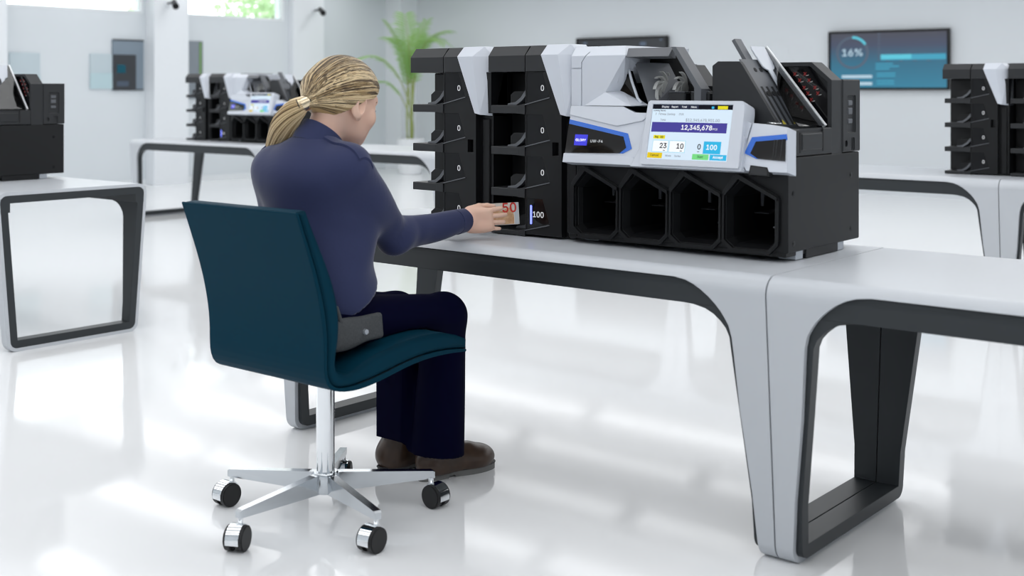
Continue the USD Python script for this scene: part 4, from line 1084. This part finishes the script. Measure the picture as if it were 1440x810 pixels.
def tail_c(t):
    P0, P1, P2, P3 = BN, BN + np.array([-0.035, -0.062, -0.020]), np.array([-2.775, 2.300, 1.100]), np.array([-2.872, 2.345, 0.990])
    return ((1 - t) ** 3)[:, None] * P0 + (3 * t * (1 - t) ** 2)[:, None] * P1 + (3 * t * t * (1 - t))[:, None] * P2 + (t ** 3)[:, None] * P3
tt = np.linspace(0, 1, 26)
tr_ = np.interp(tt, [0, 0.08, 0.2, 0.5, 0.8, 1.0], [0.019, 0.020, 0.028, 0.038, 0.032, 0.008])
TL = part(PE, 'ponytail', tube(tail_c(tt), tr_, 24), 'hair', smooth=True, label='long blond ponytail')
tb = tail_c(np.array([0.0, 0.12])); td = tb[1] - tb[0]; td /= np.linalg.norm(td)
part(TL, 'hair_clasp', cyl(BN - td * 0.002, BN + td * 0.034, 0.0225, 0.0235, 36), 'gold', smooth=40, label='gold tube hair clasp')
for o_ in (-0.003, 0.033):
    part(TL, 'clasp_band', cyl(BN + td * o_, BN + td * (o_ + 0.003), 0.0238, n=36), 'rubber', smooth=40)

def strands(path, curves, width, material):
    c = UsdGeom.BasisCurves.Define(stage, path)
    o = LOC['/'.join(path.split('/')[:3])]
    c.CreatePointsAttr(Vt.Vec3fArray.FromNumpy((np.vstack(curves) - o).astype(np.float32)))
    c.CreateCurveVertexCountsAttr(Vt.IntArray([len(k) for k in curves]))
    c.CreateTypeAttr('linear')
    c.CreateWidthsAttr(Vt.FloatArray.FromNumpy(np.concatenate([width * np.interp(np.linspace(0, 1, len(k)), [0, 0.1, 0.8, 1], [0.6, 1, 1, 0.4]) for k in curves]).astype(np.float32)))
    c.SetWidthsInterpolation('vertex')
    UsdShade.MaterialBindingAPI.Apply(c.GetPrim()).Bind(M[material])
    c.GetPrim().SetCustomDataByKey('kind', 'stuff')
# strands start on the cap's hairline and front and run over its surface to the tie
def cap_project(P, lift):
    P = P.astype(np.float32)
    def g_(p):
        d = blend(skull)(p) - 0.011
        return smin(d, capsule(H(0, -0.085, -0.012), BN, K * 0.040, K * 0.017)(p), 0.05)
    for _ in range(5):
        e = 0.002
        f0 = g_(P) - lift
        gr = np.stack([g_(P + np.array(d, np.float32) * e) - g_(P - np.array(d, np.float32) * e) for d in np.eye(3)], 1) / (2 * e)
        P = P - (f0 / np.maximum((gr * gr).sum(1), 0.2))[:, None] * gr
    return P
def hairline(y):
    return np.interp(y, [-0.12, -0.055, -0.02, 0.010, 0.035, 0.060, 0.085], [-0.060, -0.062, -0.030, 0.000, 0.006, 0.030, 0.056])
NS, NP = 3200, 18
r1 = rng.random(NS); r2 = rng.random(NS); sd = np.where(rng.random(NS) < 0.5, -1, 1)
roots = []
for i in range(NS):
    y = -0.06 + 0.145 * r1[i] ** 0.8
    z0_ = hairline(y) + 0.002
    # angle up the side of the head from the hairline to the parting
    top = 0.100
    z = z0_ + (top - z0_) * (r2[i] ** 1.1)
    xr = sd[i] * 0.075 * math.sqrt(max(0.0, 1 - ((z - 0.012) / 0.092) ** 2))
    if i % 4 == 0: xr, z = sd[i] * 0.045 * r2[i], 0.098
    roots.append((xr, y, z))
roots = np.array(roots)
Rw = HC_ + (roots * K) @ HR.T
S0 = np.linspace(0, 1, NP)
tx_ = roots[:, 0:1] * RT + (roots[:, 2:3] - 0.0) * UP
tx_ /= np.linalg.norm(tx_, axis=1, keepdims=True)
tgt = BN + tx_ * 0.014 + rng.normal(0, 0.001, (NS, 3)) + td * 0.006
Pth = Rw[:, None, :] * (1 - S0[None, :, None]) + tgt[:, None, :] * S0[None, :, None]
# push outwards before settling on the cap so that paths wrap round the skull
bul = (np.sin(np.pi * S0) * 0.06)[None, :, None]
dirn = Pth - (HC_ + 0 * UP); dirn /= np.linalg.norm(dirn, axis=2, keepdims=True)
Pth = Pth + dirn * bul
sh = Pth.shape
wob = rng.normal(0, 0.0012, (NS, 1, 3))
lift = np.repeat((rng.random(NS) * 0.0024 + 0.0002)[:, None], NP, 1).reshape(-1)
Pth = cap_project(Pth.reshape(-1, 3), lift.astype(np.float32)).reshape(sh)
# keep above the hairline
qq = (Pth - HC_) @ HR / K
keep = (qq[:, :, 2] > hairline(qq[:, :, 1]) - 0.004).all(1)
sel = rng.random(NS)
ang_ = np.arctan2(roots[:, 2], np.abs(roots[:, 0])) 
phase = np.clip(2.6 * (meshkit.fbm(np.stack([ang_ * 13, roots[:, 1] * 9, sd * 7.0], 1), 2, 5) - 0.5) + 0.5, 0, 1)
kind_ = np.where(sel < 0.10 + 0.75 * (phase > 0.55), 0, np.where((sel < 0.90) & (phase > 0.22), 1, 2))
for k_, m_ in enumerate(('hair_light', 'hair', 'hair_dark')):
    cv = [Pth[i] for i in range(NS) if keep[i] and kind_[i] == k_]
    strands(HA + '/' + ('strands' if k_ == 0 else f'strands_{k_:03d}'), cv, 0.0016, m_)
NT_ = 1300
u1 = rng.random(NT_) * 2 * np.pi; u2 = 0.75 + 0.28 * rng.random(NT_)
cen = tail_c(tt); T_ = np.gradient(cen, axis=0); T_ /= np.linalg.norm(T_, axis=1)[:, None]
ua = np.cross([0, 0, 1.0], T_); ua /= np.linalg.norm(ua, axis=1)[:, None]; va = np.cross(T_, ua)
end = 0.82 + 0.18 * rng.random(NT_)
cvs = [[], [], []]
for i in range(NT_):
    k = max(8, int(26 * end[i]))
    tw = u1[i] + 0.5 * tt[:k]
    rr = tr_[:k] * u2[i] + 0.0008
    cvs[int(np.clip(1 - 2.6 * (meshkit.noise(np.array([[u1[i] * 4.5, 0.3, 1.7]]), 9)[0] - 0.52) + rng.normal(0, 0.35) + 0.15, 0, 2.6)) if rng.random() < 0.8 else 0].append(cen[:k] + rr[:, None] * (np.cos(tw)[:, None] * ua[:k] + np.sin(tw)[:, None] * va[:k]))
for k_, m_ in enumerate(('hair_light', 'hair', 'hair_dark')):
    strands(TL + '/' + ('strands' if k_ == 0 else f'strands_{k_:03d}'), cvs[k_], 0.0017, m_)

# ------------------------------------------------------------------ the banknotes in her hand
NO = np.array([-2.655, 3.015, 0.818])
BNK = thing('banknote_stack', 'small stack of orange fifty banknotes held in the right hand of the woman', 'banknotes', NO)
FN = Frame(NO, (0.80, 0.60, 0.06), (-0.045, 0, 1))       # n faces the viewer
if FN.n[1] > 0: raise SystemExit('note frame')
for k in range(5):
    part(BNK, 'banknote', FN.rect(-0.002 + 0.001 * k, 0.148 - 0.0015 * k, -0.038 - 0.0004 * k, 0.034 - 0.0005 * k, -0.0022 * k - 0.0006, -0.0022 * k), 'note_paper')
top_ = BNK + '/banknote'
part(top_, 'orange_print', FN.slab([(0.045, -0.036), (0.130, -0.036), (0.131, -0.010), (0.124, 0.020), (0.090, 0.008), (0.060, 0.012), (0.045, 0.0)], 0.0001, 0.0003), 'note_orange')
part(top_, 'foil_strip', FN.rect(0.133, 0.1465, -0.037, 0.033, 0.0001, 0.0004), 'note_silver')
part(top_, 'number', FN.text('50', 0.094, 0.003, 0.030, 0.0004, 0.0003, True, 'l', 0.95), 'note_red')
part(top_, 'violet_mark', FN.rect(0.018, 0.036, 0.022, 0.029, 0.0001, 0.0003), 'note_violet')

# ------------------------------------------------------------------ things on the far walls
def dashboard(label, x0, x1, z0, z1, on):
    T = thing('wall_screen', label, 'screen', ((x0 + x1) / 2, YW - 0.03, z0))
    F = Frame((x0, YW - 0.055, z0), (1, 0, 0), (0, 0, 1)); W, Hh = x1 - x0, z1 - z0
    b = 0.028
    part(T, 'frame', F.slab(shapely.box(0, 0, W, Hh).difference(shapely.box(b, b, W - b, Hh - b)), -0.03, 0.012), 'black_plastic')
    part(T, 'back_plate', F.rect(0.02, W - 0.02, 0.02, Hh - 0.02, -0.05, -0.012), 'black_plastic')
    sp = part(T, 'screen', F.rect(b, W - b, b, Hh - b, -0.01, 0.0), 'dash_bg' if on else 'screen_off')
    if not on:
        for u, v, r in ((0.10, 0.90, 0.03), (0.74, 0.86, 0.05), (0.93, 0.93, 0.02)):
            part(sp, 'screen_mark', F.slab(rrect(u * W - r, u * W + r, v * Hh - r * 0.5, v * Hh + r * 0.5, r * 0.4), 0.0002, 0.001), 'dash_dim')
        return
    w, h = W - 2 * b, Hh - 2 * b
    FQ = Frame((x0 + b, YW - 0.055, z0 + b), (1, 0, 0), (0, 0, 1))
    cx, cy, r = 0.195 * w, 0.645 * h, 0.30 * h
    el = lambda r0, r1, a0, a1: [(cx + r1 * 1.05 * math.sin(a), cy + r1 * math.cos(a)) for a in np.linspace(a0, a1, 40)] + [(cx + r0 * 1.05 * math.sin(a), cy + r0 * math.cos(a)) for a in np.linspace(a1, a0, 40)]
    part(sp, 'dial', FQ.slab(Polygon(el(r * 0.86, r, 0, 2 * math.pi - 1e-3)).buffer(0), 0.0002, 0.0012), 'dash_dim')
    part(sp, 'dial_share', FQ.slab(Polygon(el(r * 0.86, r * 1.01, 0.0, 1.02)), 0.0012, 0.002), 'dash_cyan')
    part(sp, 'percentage', FQ.text('16%', cx, cy - 0.06 * h, 0.125 * h, 0.001, 0.001, True, 'c', 1.1), 'dash_text')
    for k in range(9):
        part(sp, 'scale_mark', FQ.rect(0.418 * w, 0.440 * w, (0.50 + 0.058 * k) * h, (0.522 + 0.058 * k) * h, 0.0002, 0.001), 'dash_dim')
    part(sp, 'chart_band', FQ.rect(0.445 * w, 0.99 * w, 0.50 * h, 0.60 * h, 0.0002, 0.001), 'dash_teal')
    part(sp, 'chart_bar', FQ.rect(0.445 * w, 0.705 * w, 0.515 * h, 0.60 * h, 0.001, 0.002), 'dash_cyan')
    for k in range(4):
        part(sp, 'axis_mark', FQ.rect((0.49 + 0.115 * k) * w, (0.52 + 0.115 * k) * w, 0.475 * h, 0.492 * h, 0.0002, 0.001), 'dash_dim')
    for k, (u0, u1, v) in enumerate(((0.40, 0.55, 0.42), (0.40, 0.60, 0.375), (0.40, 0.52, 0.33), (0.41, 0.57, 0.245), (0.41, 0.57, 0.20), (0.41, 0.56, 0.11), (0.41, 0.56, 0.06))):
        part(sp, 'text_line', FQ.rect(u0 * w, u1 * w, v * h, (v + 0.022) * h, 0.0002, 0.001), 'dash_teal')
    for v in (0.175, 0.045):
        part(sp, 'caption', FQ.rect(0.10 * w, 0.37 * w, v * h, (v + 0.055) * h, 0.0002, 0.001), 'dash_text')
dashboard('lit blue dashboard screen reading 16% on the far wall', -6.37, -4.92, 1.22, 1.915, True)
dashboard('dark screen half hidden behind the top of the large sorter', -10.12, -8.63, 1.22, 1.935, False)

def reflected_panel(name, label, cat, y0, y1, z0, z1, m, d0=0.0, d1=0.02, parts=()):  # added panels standing in for reflections in the left wall
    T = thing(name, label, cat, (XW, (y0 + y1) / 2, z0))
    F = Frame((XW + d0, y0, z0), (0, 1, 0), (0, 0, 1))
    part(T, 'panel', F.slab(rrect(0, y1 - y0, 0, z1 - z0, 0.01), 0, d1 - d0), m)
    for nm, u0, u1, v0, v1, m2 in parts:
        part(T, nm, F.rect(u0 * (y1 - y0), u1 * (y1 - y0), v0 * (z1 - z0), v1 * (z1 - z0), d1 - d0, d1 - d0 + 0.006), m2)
reflected_panel('reflected_screen', 'panel added for a dark display under grey glass, beside the pillar on the left wall', 'display', 8.57, 9.01, 1.214, 1.857, 'reflection_slate', 0.0, 0.03,
           (('dark_reflection', 0.0, 0.74, 0.02, 0.70, 'screen_off'), ('reflected_text', 0.12, 0.5, 0.08, 0.18, 'dash_dim'), ('reflected_text', 0.12, 0.40, 0.34, 0.50, 'dash_teal'), ('reflected_frame', 0.0, 1.0, 0.975, 1.0, 'dark_plastic'), ('reflected_frame', 0.0, 1.0, 0.0, 0.02, 'dark_plastic')))  # a mirrored screen, its reflection built as a solid panel
reflected_panel('pale_reflection', 'pale reflection built as a panel touching the dark wall display', 'panel', 8.26, 8.565, 1.233, 1.67, 'reflection_pale', parts=(('tint_band', 0.0, 1.0, 0.0, 0.45, 'reflection_teal'),))  # pale reflection, modelled as an added panel
reflected_panel('pale_reflection', 'pale reflection built as a panel above the cropped sorter at far left', 'panel', 7.22, 7.60, 1.20, 1.66, 'reflection_pale', parts=(('tint_band', 0.15, 1.0, 0.0, 0.40, 'reflection_teal'),))  # another pale reflection given a panel of its own
reflected_panel('grey_reflection', 'narrow grey reflection built as a panel with green edge right of the pillar', 'panel', 9.60, 9.93, 1.10, 1.87, 'reflection_grey', parts=(('green_edge', 0.82, 0.92, 0.0, 0.98, 'reflection_green'),))  # grey and green reflection put into panel colours

def security_camera(label, y, z, x):
    T = thing('security_camera', label, 'camera', (x, y, z))
    part(T, 'wall_plate', cyl((x, y, z), (x + 0.02, y, z), 0.045, n=24), 'pillar')
    part(T, 'bracket', tube([(x + 0.01, y, z), (x + 0.09, y, z + 0.005), (x + 0.14, y, z - 0.01)], 0.014, 10), 'grey_plastic', smooth=True)
    a, b = np.array([x + 0.11, y + 0.03, z + 0.015]), np.array([x + 0.27, y - 0.06, z - 0.045])
    part(T, 'camera_body', cyl(a, b, 0.036, n=24), 'black_plastic', smooth=40)
    d = (b - a) / np.linalg.norm(b - a)
    part(T, 'lens_hood', cyl(b - d * 0.01, b + d * 0.02, 0.040, 0.042, n=24) - cyl(b + d * 0.004, b + d * 0.03, 0.033, n=24), 'black_plastic', smooth=40)
    part(T, 'lens', cyl(b - d * 0.002, b + d * 0.006, 0.026, n=24), 'black_gloss', smooth=40)
security_camera('small black security camera high on the wide pillar between the windows', 9.25, 2.33, XW + 0.19)
security_camera('small black security camera on the slim pillar above the head of the woman', 11.80, 2.37, XW + 0.10)

# ------------------------------------------------------------------ potted palm
PX, PY = -12.41, 12.69
PM = thing('potted_palm', 'green potted palm in the far corner behind the stacker towers', 'palm', (PX, PY, 0))
PT = part(PM, 'pot', lathe([(0, 0), (0.15, 0), (0.165, 0.02), (0.205, 0.515), (0.195, 0.515), (0.19, 0.45), (0, 0.45)], (PX, PY, 0)), 'pot', smooth=40, label='white tapered pot')
part(PT, 'soil', lathe([(0, 0.445), (0.188, 0.445), (0.188, 0.462), (0, 0.468)], (PX, PY, 0)), 'soil')
prng = np.random.default_rng(21)
def frond(path3, lw, ll, droop):
    """a curved stem with two rows of narrow pointed leaflets"""
    from scipy.interpolate import splprep, splev
    tck, _ = splprep(np.array(path3).T, s=0, k=min(3, len(path3) - 1))
    n = 44; c = np.array(splev(np.linspace(0, 1, n), tck)).T
    V, F = [], []
    st = tube(c, np.linspace(0.011, 0.003, n), 6)
    T_ = np.gradient(c, axis=0); T_ /= np.linalg.norm(T_, axis=1)[:, None]
    k0 = int(n * 0.52)
    for i in range(k0, n):
        f = (i - k0) / (n - k0)
        L = ll * (0.45 + 0.75 * math.sin(math.pi * (0.12 + 0.80 * f))) * prng.uniform(0.85, 1.1)
        side = np.cross(T_[i], [0, 0, 1.0]); side /= max(np.linalg.norm(side), 1e-6)
        upv = np.cross(side, T_[i])
        for s in (-1, 1):
            d = side * s * 0.80 + T_[i] * 0.62 + upv * 0.12; d /= np.linalg.norm(d)
            w_ = np.cross(d, upv); w_ /= np.linalg.norm(w_)
            b0 = len(V)
            for q, (t, ww) in enumerate(((0, 0.3), (0.3, 1.0), (0.65, 0.75), (1.0, 0.04))):
                p = c[i] + d * L * t + np.array([0, 0, -1]) * droop * L * t * t
                V += [p + w_ * lw * ww, p + upv * 0.002 - 0 * w_, p - w_ * lw * ww]
            for q in range(3):
                a = b0 + 3 * q
                F += [[a, a + 1, a + 4], [a, a + 4, a + 3], [a + 1, a + 2, a + 5], [a + 1, a + 5, a + 4]]
    return st, trimesh.Trimesh(np.array(V), np.array(F), process=False)
RD = np.array([math.cos(YAW), math.sin(YAW), 0.0])      # direction seen as rightwards from the hall
DD = np.array([-math.sin(YAW), math.cos(YAW), 0.0])
fronds = [   # tip sideways, tip height, depth, apex height
    (-0.86, 1.60, -0.25, 1.72), (-0.66, 1.16, 0.10, 1.34), (-0.36, 2.24, -0.10, 2.02), (-0.05, 2.32, -0.35, 2.05), (0.22, 2.26, 0.20, 2.02),
    (0.56, 2.10, -0.15, 2.02), (0.52, 1.92, -0.30, 1.98), (-0.34, 2.02, 0.25, 1.95), (0.10, 2.08, 0.35, 1.98)]
for sx, tz, dy, az in fronds:
    sx *= 0.96; tz = 1.2334 + (tz - 1.2334) * 0.96; az = 1.2334 + (az - 1.2334) * 0.96
    b0 = np.array([PX, PY, 0.45]) + RD * prng.normal(0, 0.03) + DD * prng.normal(0, 0.03)
    tip = np.array([PX, PY, tz]) + RD * sx + DD * dy
    m1 = b0 * 0.72 + tip * 0.28; m1[2] = 0.45 + (az - 0.45) * 0.62; m1[:2] = b0[:2] + (tip[:2] - b0[:2]) * 0.12
    m2 = b0 + (tip - b0) * 0.62; m2[2] = az
    st, lv = frond([b0, m1, m2, tip], 0.015, 0.27, 0.35)
    FRP = part(PM, 'frond', lv, 'palm_leaf')
    part(FRP, 'stem', st, 'stem_green', smooth=True)

# ------------------------------------------------------------------ trees outside the windows
def tree(label, x, y, h, r, zc, n, seed):
    R = np.random.default_rng(seed)
    T = thing('tree', label, 'tree', (x, y, -0.1), 'trees outside')
    part(T, 'trunk', tube([(x, y, -0.1), (x + 0.05, y, h * 0.4), (x, y + 0.05, h * 0.8)], [0.13, 0.09, 0.03], 8), 'bark', smooth=True)
    d = R.normal(size=(n, 3)); d /= np.linalg.norm(d, axis=1)[:, None]
    rad = R.random(n) ** 0.4
    lump = 0.75 + 0.5 * meshkit.noise(d * 2.2 + seed, seed)
    c = np.array([x, y, zc]) + d * (rad * lump)[:, None] * np.array([r, r, (h - zc) * 1.0])
    a = R.normal(size=(n, 3)); a /= np.linalg.norm(a, axis=1)[:, None]
    b = np.cross(a, R.normal(size=(n, 3))); b /= np.linalg.norm(b, axis=1)[:, None]
    s = R.uniform(0.05, 0.10, n)[:, None]
    V = np.stack([c - a * s, c + b * s * 0.55, c + a * s, c - b * s * 0.55], 1).reshape(-1, 3)
    F = np.arange(4 * n).reshape(n, 4); F = np.vstack([F[:, [0, 1, 2]], F[:, [0, 2, 3]]])
    part(T, 'leaves', trimesh.Trimesh(V, F, process=False), 'tree_leaf', kind='stuff')
tree('leafy green tree seen through the high window right of the pillar', -17.6, 14.45, 4.4, 1.20, 2.7, 3000, 3)
tree('low haze-paled tree at the left edge of the tree window', -18.2, 12.0, 2.75, 0.75, 1.7, 1800, 5)
